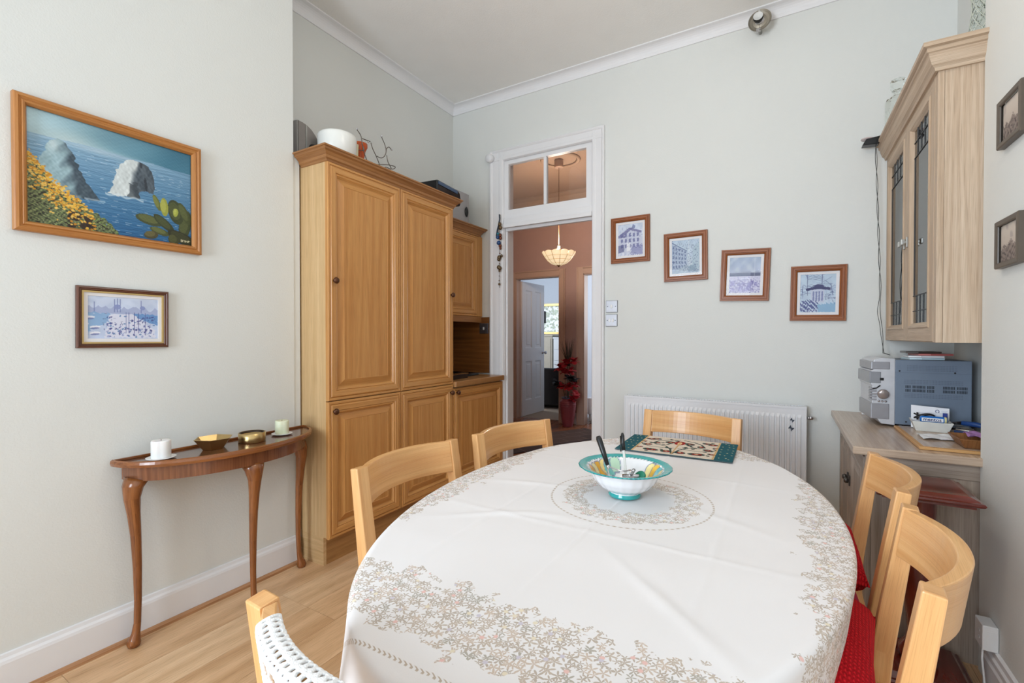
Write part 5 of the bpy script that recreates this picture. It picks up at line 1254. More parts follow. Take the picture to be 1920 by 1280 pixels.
# stereo: its front faces the left, the vented side faces the camera
GREY = plain('stereo_side', (118, 132, 150), .45, .15, noise=.02); SLV = plain('stereo_silver', (206, 208, 214), .3, .25); SLV2 = plain('stereo_silver_dark', (158, 158, 164), .3, .3); SLOT = plain('vent_dark', (40, 46, 54), .7)
t = thing('stereo', 'silver and grey compact stereo unit on the base cabinet', 'stereo', (.462, 3.10, ST), math.radians(4))
MB().box((0, -.125, .012), (.29, .125, .335)).build('casing', GREY, t, bevel=.004)
for x, y in ((.03, -.1), (.03, .1), (.26, -.1), (.26, .1)): MB().lathe([(.012, 0), (.012, .0125), (0, .0125)], 16, c=(x, y, 0)).build('foot', BLACK, t)
m = MB(); fp = [(0, .008), (0, .342), (-.055, .344), (-.085, .335), (-.090, .32), (-.086, .285), (-.096, .28), (-.098, .21), (-.092, .20), (-.092, .10), (-.082, .05), (-.055, .012)]
m.prism(fp, -.132, .132, lambda u, v, q: (u, q, v)); m.build('front_bezel', SLV, t, bevel=.003)
def wrap(nm, z0, z1, x0, mat, d=.003, y=-.132):
    MB().box((x0, y-d, z0), (-.018, y+.0, z1)).build(nm, mat, t, bevel=.0015)
m = MB(); m.box((-.098, -.1335, .285), (-.020, .1335, .325)); m.build('disc_drawer', SLV2, t, bevel=.004)
m = MB(); m.box((-.104, -.1335, .215), (-.056, .1335, .275)); m.build('display_panel', plain('display_grey', (140, 142, 148), .2), t, bevel=.004)
m = MB(); m.box((-.098, -.1335, .035), (-.022, .1335, .115)); m.build('cassette_door', SLV2, t, bevel=.004)
MB().tube([(-.060, -.134, .205), (-.075, -.136, .192), (-.092, -.134, .185)], .003, 8).build('display_trim', BLACK, t)
MB().lathe([(.022, 0), (.024, .004), (.024, .018), (.020, .022), (0, .022)], 32, M=Matrix.Translation((-.050, -.131, .165)) @ Matrix.Rotation(math.radians(105), 4, 'X')).build('volume_knob', plain('knob_champagne', (176, 166, 164), .25, .6), t)
for k in range(5): MB().box((-.100, -.1338, .128+.014*k), (-.074, -.09, .138+.014*k)).build('button', SLV2, t, bevel=.0015)
for k in range(3): MB().lathe([(.005, 0), (.005, .005), (0, .006)], 12, M=Matrix.Translation((-.066+.014*k, -.132, .126)) @ Matrix.Rotation(math.radians(90), 4, 'X')).build('round_button', CHROME, t)
MB().box((-.062, -.134, .230), (-.046, -.1337, .244)).build('logo_plate', BLACK, t)
# vents on the side: dark slots, grouped rows
sl = []
def slots(x0, n_, z):
    for i in range(n_): MB().box((x0+i*.0056, -.1262, z), (x0+.0028+i*.0056, -.1250, z+.0135)).build('vent_slot', SLOT, t)
for z in (.178, .196):
    slots(.042, 4, z); slots(.070, 9, z); slots(.126, 5, z); slots(.185, 8, z); slots(.236, 7, z)
FAINT = plain('stereo_side_dark', (98, 110, 128), .5, .15)
m = MB()
for z in [.282+.0075*k for k in range(4)]:
    for i in range(34): m.box((.048+i*.0056, -.1256, z), (.0505+i*.0056, -.1250, z+.004))
for z in [.218+.0075*k for k in range(3)]+[.150+.0075*k for k in range(3)]:
    for i in range(40): m.box((.036+i*.0056, -.1256, z), (.0385+i*.0056, -.1250, z+.004))
o = m.build('fine_vents', FAINT, t); o['kind'] = 'stuff'
MB().box((.001, -.1258, .2715), (.289, -.1248, .2725)).build('seam', FAINT, t)
for x, z in ((.018, .280), (.228, .276), (.045, .028)): MB().lathe([(.004, 0), (.0035, .002), (0, .0022)], 12, M=Matrix.Translation((x, -.125, z)) @ Matrix.Rotation(math.radians(90), 4, 'X')).build('screw', BLACK, t)
# disc cases on the stereo
for k, (dx, dz, a, c, lab) in enumerate(((.0, 0, 3, (186, 206, 214), 'pale blue disc case at the bottom of the stack on the stereo'), (.004, .0105, -4, (222, 222, 226), 'white disc case second from the bottom on the stereo'), (.03, .021, 6, (176, 92, 88), 'red-spined disc case third in the stack on the stereo'), (-.008, .0315, -2, (62, 54, 50), 'dark disc case on top of the stack on the stereo'))):
    q = thing('disc_case', lab, 'disc case', (.595+dx, 3.085, ST+.3355+dz), math.radians(a+4), 'disc cases on the stereo')
    MB().box((-.068, -.062, 0), (.068, .062, .0098)).build('case_body', plain('case_%d' % k, c, .25), q, bevel=.001); MB().box((-.069, -.0625, .003), (-.02, -.0615, .008)).build('spine_label', plain('spine_%d' % k, tuple(min(255, x+40) for x in c), .5), q)
tag(MB().cbox((0, 0, .014), (.05, .04, .028)).build('white_box', WHITEP, loc=(.405, 3.36, ST), bevel=.003), 'little white box on the cabinet top behind the stereo', 'box')
# chopping board
t = thing('chopping_board', 'wooden chopping board on the cabinet top in front of the stereo', 'board', (0, 0, ST))
m = MB(); m.prism([(.462, 2.425), (.79, 2.425), (.79, 2.94), (.462, 2.94)], 0, .012, lambda u, v, q: (u, v, q), (0, 1, 0)); m.build('board_body', wood('board_pine', (186, 136, 80), (214, 166, 108), rough=.5), t, bevel=.003)
m = MB(); m.prism([(.478, 2.44), (.785, 2.44), (.785, 2.935), (.478, 2.935)], .0121, .0135, lambda u, v, q: (u, v, q), (0, 1, 0)); m.build('board_face', LIMETOP, t)
BZ2 = ST+.0137
# white tray holding post, sweets, cable
t = thing('plastic_tray', 'open white plastic tray on the chopping board', 'tray', (.583, 2.855, BZ2), math.radians(-4))
def tray_shell(w, d, h, fl, th, parent, nm, mat):
    m = MB(); L_ = []
    for (ins, z) in ((0, 0), (-fl, h), (-fl+th, h), (th, th)):
        L_.append([(-w/2+ins, -d/2+ins, z), (w/2-ins, -d/2+ins, z), (w/2-ins, d/2-ins, z), (-w/2+ins, d/2-ins, z)])
    v = [p for l in L_ for p in l]; f = [(3, 2, 1, 0), (12, 13, 14, 15)]
    for j in range(3):
        for i in range(4): f.append((j*4+i, j*4+(i+1) % 4, (j+1)*4+(i+1) % 4, (j+1)*4+i))
    m.add(v, f); return m.build(nm, mat, parent, bevel=.003)
tray_shell(.112, .085, .046, .016, .003, t, 'tray_shell', plain('tray_white', (226, 226, 220), .35))
env = thing('envelope', 'white envelope with a small round emblem standing in the tray', 'envelope', (.590, 2.892, BZ2+.004), math.radians(-3))
MB().prism([(-.070, 0), (.066, 0), (.066, .098), (-.070, .106)], 0, .002, lambda u, v, q: (u, q, v)).build('paper', plain('paper_white', (240, 240, 244), .8, noise=.01), env)
m = MB(); m.tube([(.024+.006*math.cos(a), -.001, .082+.0075*math.sin(a)) for a in np.linspace(0, 6.283, 20, endpoint=False)], .0012, 6, closed=True); m.build('emblem', plain('emblem_blue', (70, 80, 130), .7), env)
m = MB(); m.box((.038, -.0008, .084), (.060, 0, .0855)); m.box((.038, -.0008, .080), (.056, 0, .0815)); m.build('print_lines', plain('emblem_grey', (190, 196, 210), .7), env)
en2 = thing('leaflet', 'pale leaflet with a blue corner in front of the envelope', 'leaflet', (.596, 2.878, BZ2+.004), math.radians(-3))
MB().prism([(-.052, 0), (.05, 0), (.05, .078), (-.052, .074)], 0, .002, lambda u, v, q: (u, q, v)).build('paper', plain('leaflet_white', (220, 222, 228), .7), en2); MB().box((.034, -.001, .052), (.0505, -.0001, .0775)).build('blue_corner', plain('leaflet_blue', (40, 60, 140), .6), en2)
rl = thing('mint_roll', 'blue roll of mints lying across the tray', 'sweets', (.590, 2.838, BZ2+.0535), math.radians(-5))
MRX = Matrix.Rotation(math.radians(90), 4, 'Y')
MB().lathe([(0, -.048), (.009, -.048), (.0145, -.044), (.015, -.04), (.015, .04), (.0145, .044), (.009, .048), (0, .048)], 24, M=MRX).build('wrapper', plain('mint_blue', (20, 112, 200), .3), rl)
MB().lathe([(.0151, .036), (.0151, .042), (.0145, .0445)], 24, M=MRX).build('foil_end', plain('foil_cream', (216, 206, 150), .35), rl)
def text_mesh(body, size, nm, mat, parent, M, ext=.0003):
    cu = bpy.data.curves.new(nm, 'FONT'); cu.body = body; cu.size = size; cu.extrude = ext; cu.align_x = 'CENTER'; cu.align_y = 'CENTER'; cu.offset = size*.018
    ob = bpy.data.objects.new(nm, cu); COL.objects.link(ob)
    dg = bpy.context.evaluated_depsgraph_get(); me = bpy.data.meshes.new_from_object(ob.evaluated_get(dg)); bpy.data.objects.remove(ob)
    me.transform(M); me.materials.clear(); me.materials.append(mat); me.name = nm
    o = bpy.data.objects.new(nm, me); COL.objects.link(o); o.parent = parent; return o
MTX = Matrix.Translation((-.006, -.0158, .001)) @ Matrix.Rotation(math.radians(90), 4, 'X')
m = MB(); m.prism([(-.043, -.0075), (.032, -.0075), (.032, .0085), (-.043, .0085)], -.0152, -.0156, lambda u, v, q: (u, q, v)); m.build('label_patch', WHITEP, rl)
text_mesh('mentos', .021, 'lettering', plain('mint_navy', (20, 26, 96), .5), rl, MTX)
cb = thing('coiled_cable', 'black coiled cable in the white tray', 'cable', (.572, 2.862, BZ2+.058))
MB().tube([(-.03+.036*math.cos(a)+.02, .014*math.sin(a), .010*math.sin(a*1.5)+.006) for a in np.linspace(0, 9.5, 40)], .0035, 7).build('cable', BLACK, cb); MB().box((-.038, -.004, -.012), (-.032, .004, .022)).build('plug', BLACK, cb)
# secateurs with blue handles
t = thing('pruning_shears', 'pruning shears with blue handles lying beside the white tray', 'shears', (.70, 2.80, BZ2+.012), math.radians(-8))
HB = plain('handle_blue', (24, 66, 128), .4); HN = plain('handle_navy', (30, 56, 100), .4)
MB().tube([(-.02, .03, .036), (.03, .02, .034), (.10, -.02, .022)], [.010, .012, .009], 10).build('handle', HB, t); MB().tube([(-.05, -.04, .004), (.02, -.05, .004), (.09, -.05, .002)], [.008, .009, .008], 10).build('handle', HN, t)
MB().tube([(-.055, .035, .03), (-.02, .03, .036)], [.004, .008], 8).build('blade', plain('blade_black', (30, 30, 34), .3, .5), t); MB().tube([(-.045, -.035, .014), (.0, -.042, .012), (.035, -.045, .010)], [.004, .006, .005], 8).build('blade', STEEL, t)
MB().lathe([(0, 0), (.006, 0), (.006, .006), (0, .007)], 14, c=(.04, -.044, .014)).build('pivot', CHROME, t)
kk = thing('key_bunch', 'small bunch of keys by the back of the tray', 'keys', (.735, 2.95, BZ2))
for i, (x, y, a) in enumerate(((0, 0, .3), (-.02, -.01, 1.1), (-.035, .012, -.4))): MB().box((x-.025, y-.006, .004+.006*i), (x+.02, y+.006, .008+.006*i)).build('key', STEEL, kk, bevel=.001)
MB().lathe([(0, 0), (.014, .004), (.016, .016), (.008, .028), (0, .03)], 12, c=(.018, .0, .012)).build('fob', BLACK, kk)
# napkin and wooden basket with purple cloth
t = thing('paper_napkin', 'crumpled white paper napkin on the chopping board', 'napkin', (.575, 2.66, BZ2))
n = 14; v = []; f = []
for j in range(n+1):
    for i in range(n+1):
        a, b = i/n, j/n; v.append(((a-.5)*.14, (b-.5)*.12+.03*(a-.5), .004+.006*abs(math.sin(7*a+3*b))*abs(math.cos(5*b-2*a))))
for j in range(n):
    for i in range(n): f.append((j*(n+1)+i, j*(n+1)+i+1, (j+1)*(n+1)+i+1, (j+1)*(n+1)+i))
MB().add(v, f).build('napkin_sheet', plain('napkin_white', (240, 240, 242), .9), t, solid=.001)
t = thing('wooden_basket', 'carved brown wooden basket at the corner of the chopping board', 'basket', (.682, 2.528, BZ2))
tray_shell(.15, .12, .038, .022, .006, t, 'basket_shell', wood('basket_wood', (120, 76, 40), (156, 106, 62), rough=.5))
for x, z in ((-.03, .024), (-.018, .026), (-.022, .018), (-.010, .020), (.002, .022), (-.004, .015), (.010, .016), (.045, .024), (.057, .02), (.050, .016)):
    MB().lathe([(0, -.0035), (.003, -.002), (.0035, 0), (.003, .002), (0, .0035)], 8, c=(x, -.06-z*.56, z)).build('carved_hole', DARK, t)
n = 16; v = []; f = []
for j in range(n+1):
    for i in range(n+1):
        a, b = i/n-.5, j/n-.5; v.append((a*.14+.01, b*.11+.005, .034+.014*math.cos(a*9)*math.cos(b*8)*.5+.010*math.sin(13*a+9*b)*.6+.004))
for j in range(n):
    for i in range(n): f.append((j*(n+1)+i, j*(n+1)+i+1, (j+1)*(n+1)+i+1, (j+1)*(n+1)+i))
o = MB().add(v, f, smooth=True).build('purple_cloth', plain('lilac_cloth', (166, 122, 176), .9, noise=.1, nscale=40), loc=(.69, 2.535, BZ2+.006), solid=.002)
tag(o, 'crumpled lilac cloth lying in the wooden basket', 'cloth')

# on top of the display cabinet
DT_ = UZ1+.0885
t = thing('decanter', 'square cut-glass decanter with stopper on the display cabinet', 'decanter', (.512, 3.22, DT_+.0005), .2)
m = MB(); m.lathe([(0, 0), (.052, 0), (.058, .004), (.058, .13), (.050, .155), (.026, .170), (.022, .178), (.022, .192), (.030, .197), (0, .197)], 8, smooth=False); m.build('bottle', crystal('cut_glass'), t)
MB().lathe([(0, .1975), (.024, .1975), (.034, .212), (.036, .245), (.030, .255), (0, .256)], 8, smooth=False).build('stopper', crystal('cut_glass'), t)
t = thing('glass_vase', 'cut-glass lattice vase at the near end of the display cabinet', 'vase', (.708, 2.60, DT_+.0005))
prof_ = [(.078, 0), (.080, .01), (.074, .08), (.066, .15), (.060, .21), (.062, .26), (.075, .32)]
MB().lathe([(0, 0)]+prof_+[(.070, .32), (.057, .26), (.055, .21), (.060, .15), (.068, .08), (.072, .016), (0, .014)], 36).build('vase_wall', crystal('cut_glass'), t)
m = MB()
def rad(z):
    for (r0, z0), (r1, z1) in zip(prof_[:-1], prof_[1:]):
        if z <= z1: return r0+(r1-r0)*(z-z0)/(z1-z0+1e-9)
    return prof_[-1][0]
for s_ in (-1, 1):
    for k in range(14):
        m.tube([((rad(z)+.0008)*math.cos(2*math.pi*k/14+s_*z*9), (rad(z)+.0008)*math.sin(2*math.pi*k/14+s_*z*9), z) for z in np.linspace(.01, .318, 16)], .0018, 5)
o = m.build('cut_lattice', plain('cut_lattice_glass', (196, 200, 186), .15, noise=.02), t); o['kind'] = 'stuff'
# black clip lamp on the corner of the cabinet with its thin leads
t = thing('clip_lamp', 'black clip-on lamp at the far corner of the display cabinet', 'lamp', (.448, 3.38, 2.383))
m = MB(); m.prism([(-.075, -.030), (.0, -.034), (.02, -.016), (.015, .012), (-.055, .004)], -.028, .028, lambda u, v, q: (u, q, v)); m.build('lamp_head', plain('glossy_black', (20, 22, 26), .18), t, bevel=.004)
MB().tube([(.0, 0, -.005), (.022, 0, .012), (.034, 0, .036), (.05, 0, .046)], [.009, .011, .009, .006], 10).build('clamp_arm', plain('glossy_black', (20, 22, 26), .18), t)
MB().lathe([(0, 0), (.03, 0), (.032, .003), (.03, .006), (0, .006)], 28, M=Matrix.Translation((-.048, 0, .006)) @ Matrix.Rotation(math.radians(5), 4, 'Y')).build('lens_disc', plain('pinkish_lens', (206, 190, 188), .2), t)
t = thing('lamp_lead', 'pair of thin dark leads hanging from the clip lamp to the stereo', 'cable')
for k in range(2):
    pts = []
    for i in range(60):
        q = i/59; z = 2.35-(2.35-1.155)*q; tw = q*26+k*math.pi; lo = .022*math.exp(-((q-.80)/.06)**2)*(1 if k else -1)
        pts.append((.440+.038*q+.004*math.sin(tw)-abs(lo)*.9*(k == 0), 3.385+.004*math.cos(tw)-.06*max(0, q-.9)*6+.0*lo, z))
    pts.append((.50, 3.30, 1.146)); MB().tube(pts, .0016, 6).build('lead', plain('lead_dark', (58, 58, 56), .5), t)
# socket box and lead on the right wall
t = thing('socket_box', 'white socket adaptor box on the right wall above the skirting', 'socket', (XR, 2.228, .213))
MB().box((-.042, -.038, -.043), (-.001, .038, .043)).build('box_body', WHITEP, t, bevel=.003)
for z in (-.012, .012): MB().box((-.0435, -.012, z-.003), (-.042, -.004, z+.003)).build('rocker', plain('socket_red', (210, 206, 204), .4), t)
MB().box((-.03, -.0388, -.034), (-.002, -.0378, .026)).build('side_plate', WHITEP, t)
tag(MB().tube([(XR-.034, 2.215, .170), (XR-.036, 2.213, .13), (XR-.032, 2.205, .06), (XR-.03, 2.20, .004)], .0032, 8).build('power_lead', WHITEP), 'white power lead running down from the socket box', 'cable')

# ================================================================== hall and rooms beyond
LX, LYY = -2.287, 4.95
t = thing('pendant_lamp', 'capiz shell bowl pendant lamp hanging in the hall', 'lamp', (LX, LYY, 0))
MB().lathe([(0, HC-.09), (.05, HC-.09), (.052, HC-.085), (.052, HC-.03), (.045, HC-.001), (0, HC-.001)], 24).build('ceiling_cup', HALLT, t)
MB().tube([(0, 0, HC-.09), (0, 0, 2.30)], .0035, 8).build('flex', plain('flex_brown', (120, 86, 58), .5), t)
MB().lathe([(0, 2.235), (.03, 2.235), (.036, 2.25), (.036, 2.262), (.018, 2.27), (.014, 2.30), (0, 2.302)], 20).build('gallery', BRASS, t)
SH = bpy.data.materials.new('capiz_shade'); SH.use_nodes = True; b_ = SH.node_tree.nodes['Principled BSDF']
b_.inputs['Base Color'].default_value = lin((240, 220, 190))+(1,); b_.inputs['Emission Color'].default_value = lin((255, 226, 180))+(1,); b_.inputs['Emission Strength'].default_value = 0.6; b_.inputs['Roughness'].default_value = .3
nsc = 12
shp = [(.035, 2.078), (.09, 2.098), (.135, 2.135), (.165, 2.175), (.195, 2.222)]
for i in range(nsc):
    a0, a1 = 2*math.pi*i/nsc+.012, 2*math.pi*(i+1)/nsc-.012; v = []; f = []
    for k, (r_, z_) in enumerate(shp):
        for q in range(5):
            a = a0+(a1-a0)*q/4; up_ = .012*math.sin(math.pi*q/4) if k == len(shp)-1 else 0; v.append((r_*math.cos(a), r_*math.sin(a), z_+up_))
    for k in range(len(shp)-1):
        for q in range(4): f.append((k*5+q, k*5+q+1, (k+1)*5+q+1, (k+1)*5+q))
    MB().add(v, f, smooth=True).build('shade_panel', SH, t, solid=.002)
m = MB()
for r_, z_ in shp[1:4]: m.tube([((r_+.001)*math.cos(a), (r_+.001)*math.sin(a), z_) for a in np.linspace(0, 6.283, 48, endpoint=False)], .0016, 5, closed=True)
m.build('shade_wire', BRASS, t)
for i in range(nsc): MB().tube([((r_+.0015)*math.cos(2*math.pi*i/nsc), (r_+.0015)*math.sin(2*math.pi*i/nsc), z_) for r_, z_ in shp], .0022, 5).build('shade_rib', BRASS, t)
MB().lathe([(0, 2.055), (.008, 2.06), (.012, 2.07), (.036, 2.079), (0, 2.082)], 20).build('finial', BRASS, t)
MB().tube([(.03, 0, 2.245), (.1, 0, 2.235), (.192, 0, 2.224)], .002, 6).build('spoke', BRASS, t); MB().tube([(-.03, 0, 2.245), (-.1, 0, 2.235), (-.192, 0, 2.224)], .002, 6).build('spoke', BRASS, t)
MB().lathe([(0, 2.14), (.02, 2.15), (.026, 2.175), (.02, 2.20), (.012, 2.235), (0, 2.236)], 20).build('bulb', emit('bulb_glow', (255, 226, 176), 10), t)
pl = bpy.data.lights.new('hall_lamp', 'POINT'); pl.energy = 25; pl.color = (1.0, .82, .68); pl.shadow_soft_size = .05
po = bpy.data.objects.new('hall_lamp', pl); COL.objects.link(po); po.location = (LX, LYY, 2.32)
tag(MB().lathe([(.18, HC-.001), (.20, HC-.02), (.215, HC-.025), (.23, HC-.014), (.235, HC-.001)], 40, c=(LX+.02, LYY-.0, 0), closed=True).build('ceiling_rose', HALLC), 'moulded plaster ring on the hall ceiling around the pendant', 'ceiling rose')
# runner laid at an angle
d1, d2 = Vector((.5, .866)), Vector((.866, -.5)); Cc = Vector((-2.34, 5.92)) - d1*.95 + d2*.3575
def rug_material():
    m, nt, b = base('runner_squares'); tc = N(nt, 'ShaderNodeTexCoord'); br = N(nt, 'ShaderNodeTexBrick')
    br.offset = 0.5; br.inputs['Color1'].default_value = lin((86, 62, 52))+(1,); br.inputs['Color2'].default_value = lin((64, 46, 40))+(1,); br.inputs['Mortar'].default_value = lin((112, 88, 76))+(1,)
    br.inputs['Scale'].default_value = 1; br.inputs['Mortar Size'].default_value = .006; br.inputs['Brick Width'].default_value = .28; br.inputs['Row Height'].default_value = .178
    nt.links.new(tc.outputs['Object'], br.inputs['Vector']); nt.links.new(br.outputs[0], b.inputs['Base Color']); b.inputs['Roughness'].default_value = .9; return m
t = thing('hall_runner', 'dark brown runner woven with squares lying across the hall floor', 'rug', (Cc.x, Cc.y, 0), math.atan2(d1.y, d1.x))
MB().box((-.94, -.35, .001), (.94, .35, .008)).build('pile', rug_material(), t); m = MB(); m.box((-.95, -.3575, .0005), (.95, .3575, .006)); m.build('border', plain('rug_border', (58, 40, 34), .95), t)
# vase of artificial flowers
t = thing('floor_vase', 'tall pink ribbed floor vase with red and black artificial flowers in the hall', 'vase', (-2.61, 5.95, 0))
prof_ = [(0, 0), (.07, 0), (.075, .01), (.082, .06), (.098, .16), (.112, .26), (.116, .31), (.110, .345), (.085, .37), (.075, .385)]
pz = []
for i in range(len(prof_)-1):
    for k in range(6): q = k/6; r_ = prof_[i][0]+(prof_[i+1][0]-prof_[i][0])*q; z_ = prof_[i][1]+(prof_[i+1][1]-prof_[i][1])*q; pz.append((max(0, r_+(.0022*math.sin(z_*230) if .02 < z_ < .34 else 0)), z_))
MB().lathe(pz+[(.078, .39), (.07, .392), (.06, .37), (0, .30)], 36).build('vase_body', plain('pink_glaze', (150, 74, 84), .3, noise=.06), t)
MB().lathe([(.078, .384), (.090, .398), (.092, .404), (.080, .402), (.070, .39)], 36, closed=True).build('vase_lip', plain('blue_glaze', (84, 110, 140), .3), t)
rs = random.Random(5)
def petal_cluster(c, R_, nP, mat, nm):
    m = MB()
    for _ in range(nP):
        a = rs.uniform(0, 6.283); e = rs.uniform(-.5, 1.1); d = Vector((math.cos(a)*math.cos(e), math.sin(a)*math.cos(e), math.sin(e))); s = d.cross(Vector((0, 0, 1))).normalized(); n_ = s.cross(d); w_ = R_*rs.uniform(.30, .45); L_ = R_*rs.uniform(.75, 1.1)
        P = [Vector(c)+d*L_*q+n_*(.12*R_*math.sin(q*4)) for q in (0, .35, .7, 1.0)]; W = (.15, .9, 1.0, .25); v = []
        for p, ww in zip(P, W): v += [p-s*w_*ww, p+n_*.15*R_*ww*.5, p+s*w_*ww]
        m.add(v, [(i*3+j, i*3+j+1, i*3+j+4, i*3+j+3) for i in range(3) for j in range(2)], smooth=True)
    return m.build(nm, mat, t)
RED = plain('silk_red', (170, 18, 34), .75, noise=.15, nscale=50); BLK = plain('silk_black', (36, 40, 46), .6, noise=.1)
stems = [(-.01, 0, .95), (.03, 0, .9), (-.08, -.01, .62), (.08, .0, .55), (.02, 0, .72)]
for x, y, z in stems: MB().tube([(0, 0, .34), (x*.4, y, z*.6), (x, y, z)], .004, 6).build('stem', plain('stem_green', (58, 74, 48), .7), t)
for c, R_, mt in (((-.10, -.03, .80), .10, RED), ((.0, -.04, .86), .11, RED), ((.09, 0, .90), .09, RED), ((-.03, -.06, .74), .09, RED), ((.06, -.04, .77), .09, RED), ((-.06, -.03, .54), .10, RED), ((.04, -.05, .55), .09, RED), ((.11, -.02, .58), .08, RED), ((.15, -.06, .44), .10, RED), ((.10, -.08, .38), .08, RED),
                 ((.05, -.05, .66), .12, BLK), ((-.14, -.02, .58), .10, BLK), ((.12, -.03, .64), .09, BLK)):
    petal_cluster(c, R_, 13, mt, 'red_flower' if mt == RED else 'black_leaf')
for k in range(34):
    a = rs.uniform(0, 6.28); sp = rs.uniform(.02, .13); MB().tube([(rs.uniform(-.04, .04), 0, .84), (sp*math.cos(a)*.5, sp*math.sin(a)*.3, 1.0), (sp*math.cos(a), sp*math.sin(a)*.5, rs.uniform(1.08, 1.24))], [.004, .003, .0006], 5).build('grass_blade', plain('dry_grass', (66, 60, 48), .8), t)
# living room: black armchair, cabinet, drawers, lamp
t = thing('armchair', 'black leather armchair seen through the open panelled door', 'armchair', (-3.55, 7.75, 0), math.radians(12))
LEA = plain('black_leather', (18, 20, 24), .35)
MB().box((-.45, -.42, .04), (.45, .42, .42)).build('seat_base', LEA, t, bevel=.03, seg=3); MB().box((-.30, -.46, .425), (.30, .30, .50)).build('seat_cushion', LEA, t, bevel=.04, seg=3)
for s_ in (-1, 1): MB().box((s_*.46-.08, -.44, .04), (s_*.46+.08, .42, .62)).build('arm', LEA, t, bevel=.05, seg=3)
MB().box((-.46, -.50, .05), (.46, -.425, .70)).build('backrest', LEA, t, bevel=.03, seg=3)
for x in (-.4, .4):
    for y in (-.4, .36): MB().box((x-.03, y-.03, 0), (x+.03, y+.03, .05)).build('foot', DARK, t)
t = thing('beige_cabinet', 'beige cabinet against the living room mirror wall', 'cabinet', (-4.62, 9.2, 0))
MB().box((-.33, -.25, 0), (.33, .25, 1.25)).build('carcass', plain('beige_paint', (186, 180, 166), .6), t, bevel=.004); MB().box((-.35, -.27, 1.25), (.35, .26, 1.28)).build('cabinet_top', plain('beige_paint', (186, 180, 166), .6), t); MB().box((-.30, -.262, .08), (.30, -.25, 1.2)).build('door', plain('beige_paint', (186, 180, 166), .6), t, bevel=.004)
t = thing('chest_of_drawers', 'white chest of drawers beside the beige cabinet in the living room', 'drawers', (-4.02, 9.2, 0))
WDR = plain('white_drawer_paint', (226, 232, 238), .5, noise=.01)
MB().box((-.24, -.24, 0), (.24, .25, 1.2)).build('carcass', WDR, t); MB().box((-.25, -.26, 1.2), (.25, .26, 1.23)).build('chest_top', WDR, t)
for k in range(5): d = MB().box((-.225, -.255, .05+.23*k), (.225, -.24, .26+.23*k)).build('drawer', WDR, t, bevel=.003); MB().box((-.05, -.268, .15+.23*k), (.05, -.255, .165+.23*k)).build('handle', STEEL, d)
t = thing('table_lamp', 'dark-shaded lamp standing on the beige cabinet', 'lamp', (-4.66, 9.18, 1.28))
MB().lathe([(0, 0), (.07, 0), (.07, .015), (.015, .03), (.012, .26), (0, .26)], 20).build('lamp_base', BLACK, t); MB().lathe([(.10, .26), (.10, .52), (.098, .52), (.098, .26)], 28, closed=True).build('lamp_shade', plain('dark_shade', (44, 40, 40), .8), t)
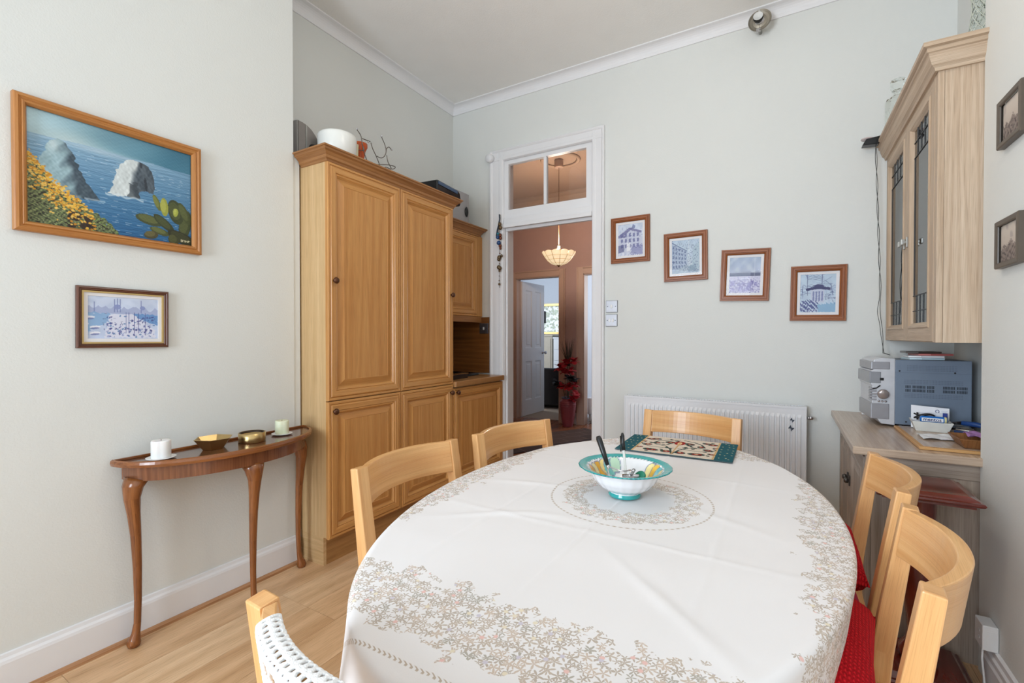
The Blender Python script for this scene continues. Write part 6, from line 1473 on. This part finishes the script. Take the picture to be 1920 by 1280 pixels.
# greenery added behind the gilt-framed opening, in place of the mirror's reflection
def bush(loc, lab, R_, n_, seed):
    r_ = random.Random(seed); t = thing('stand_in_shrub', lab, 'shrub', loc, group='shrubs in place of the mirror reflection'); m = MB()
    for _ in range(n_):
        a, e, q = r_.uniform(0, 6.283), r_.uniform(-1.2, 1.5), r_.uniform(.75, 1.0)*R_; c = Vector((q*math.cos(a)*math.cos(e), q*math.sin(a)*math.cos(e), 1.5+q*math.sin(e)*1.3)); d = Vector((r_.gauss(0, 1), r_.gauss(0, 1), r_.gauss(0, 1))).normalized(); s = d.orthogonal().normalized(); L_ = r_.uniform(.08, .14)
        m.add([c, c+d*L_*.5+s*L_*.3, c+d*L_, c+d*L_*.5-s*L_*.3], [(0, 1, 2, 3)])
    o = m.build('foliage', plain('leaf_%d' % seed, (128+20*(seed % 3), 160+10*(seed % 2), 104), .6, noise=.25, nscale=6), t, recalc=False); o['kind'] = 'stuff'
    MB().tube([(0, 0, 0), (.02, 0, .6), (0, 0, 1.3)], [.06, .05, .03], 8).build('trunk', plain('bark', (96, 78, 60), .9), t)
bush((-5.0, 11.2, -.3), 'leafy green shrub in place of the mirror reflection, left one', .95, 1500, 3); bush((-2.9, 12.6, -.3), 'leafy green shrub in place of the mirror reflection, right one', .95, 1500, 4)
tag(MB().box((-8, 9.85, -.5), (-1, 16, -.31)).build('garden_ground', plain('lawn', (120, 140, 90), .9)), None, None, None, 'structure')
# side room
t = thing('white_stool', 'low white box stool just inside the right-hand hall doorway', 'stool', (-2.36, 6.62, 0))
MB().box((-.16, -.16, .10), (.16, .16, .34)).build('stool_body', WHITEP, t, bevel=.008)
for x in (-.13, .13):
    for y in (-.13, .13): MB().box((x-.015, y-.015, 0), (x+.015, y+.015, .10)).build('leg', WHITEP, t)
t = thing('shoe', 'single black shoe on the floor under the white stool', 'shoe', (-2.33, 6.42, 0), math.radians(70))
m = MB(); m.prism([(-.12, 0), (.14, 0), (.14, .03), (.06, .06), (-.02, .085), (-.11, .09), (-.125, .05)], -.04, .04, lambda u, v, q: (u, q, v)); m.build('shoe_upper', BLACK, t, bevel=.012, seg=3); MB().box((-.125, -.045, -.0005), (.145, .045, .008)).build('sole', DARK, t)

# the room's own ceiling pendant, above the table and out of the picture
t = thing('globe_pendant', 'white glass globe pendant above the dining table', 'lamp', (-.45, 1.62, 0))
MB().lathe([(0, ZC-.03), (.05, ZC-.03), (.052, ZC-.001), (0, ZC-.001)], 24).build('ceiling_cup', WHITEP, t); MB().tube([(0, 0, ZC-.03), (0, 0, 3.10)], .004, 8).build('flex', WHITEP, t)
MB().lathe([(.12*math.sin(math.pi*k/16), 2.98-.12*math.cos(math.pi*k/16)) for k in range(17)], 32).build('globe', emit('globe_glow', (255, 236, 206), 2.0), t)
gl = bpy.data.lights.new('table_pendant', 'POINT'); gl.energy = 14; gl.color = (1.0, .90, .80); gl.shadow_soft_size = .13
go = bpy.data.objects.new('table_pendant', gl); COL.objects.link(go); go.location = (-.45, 1.62, 2.84)
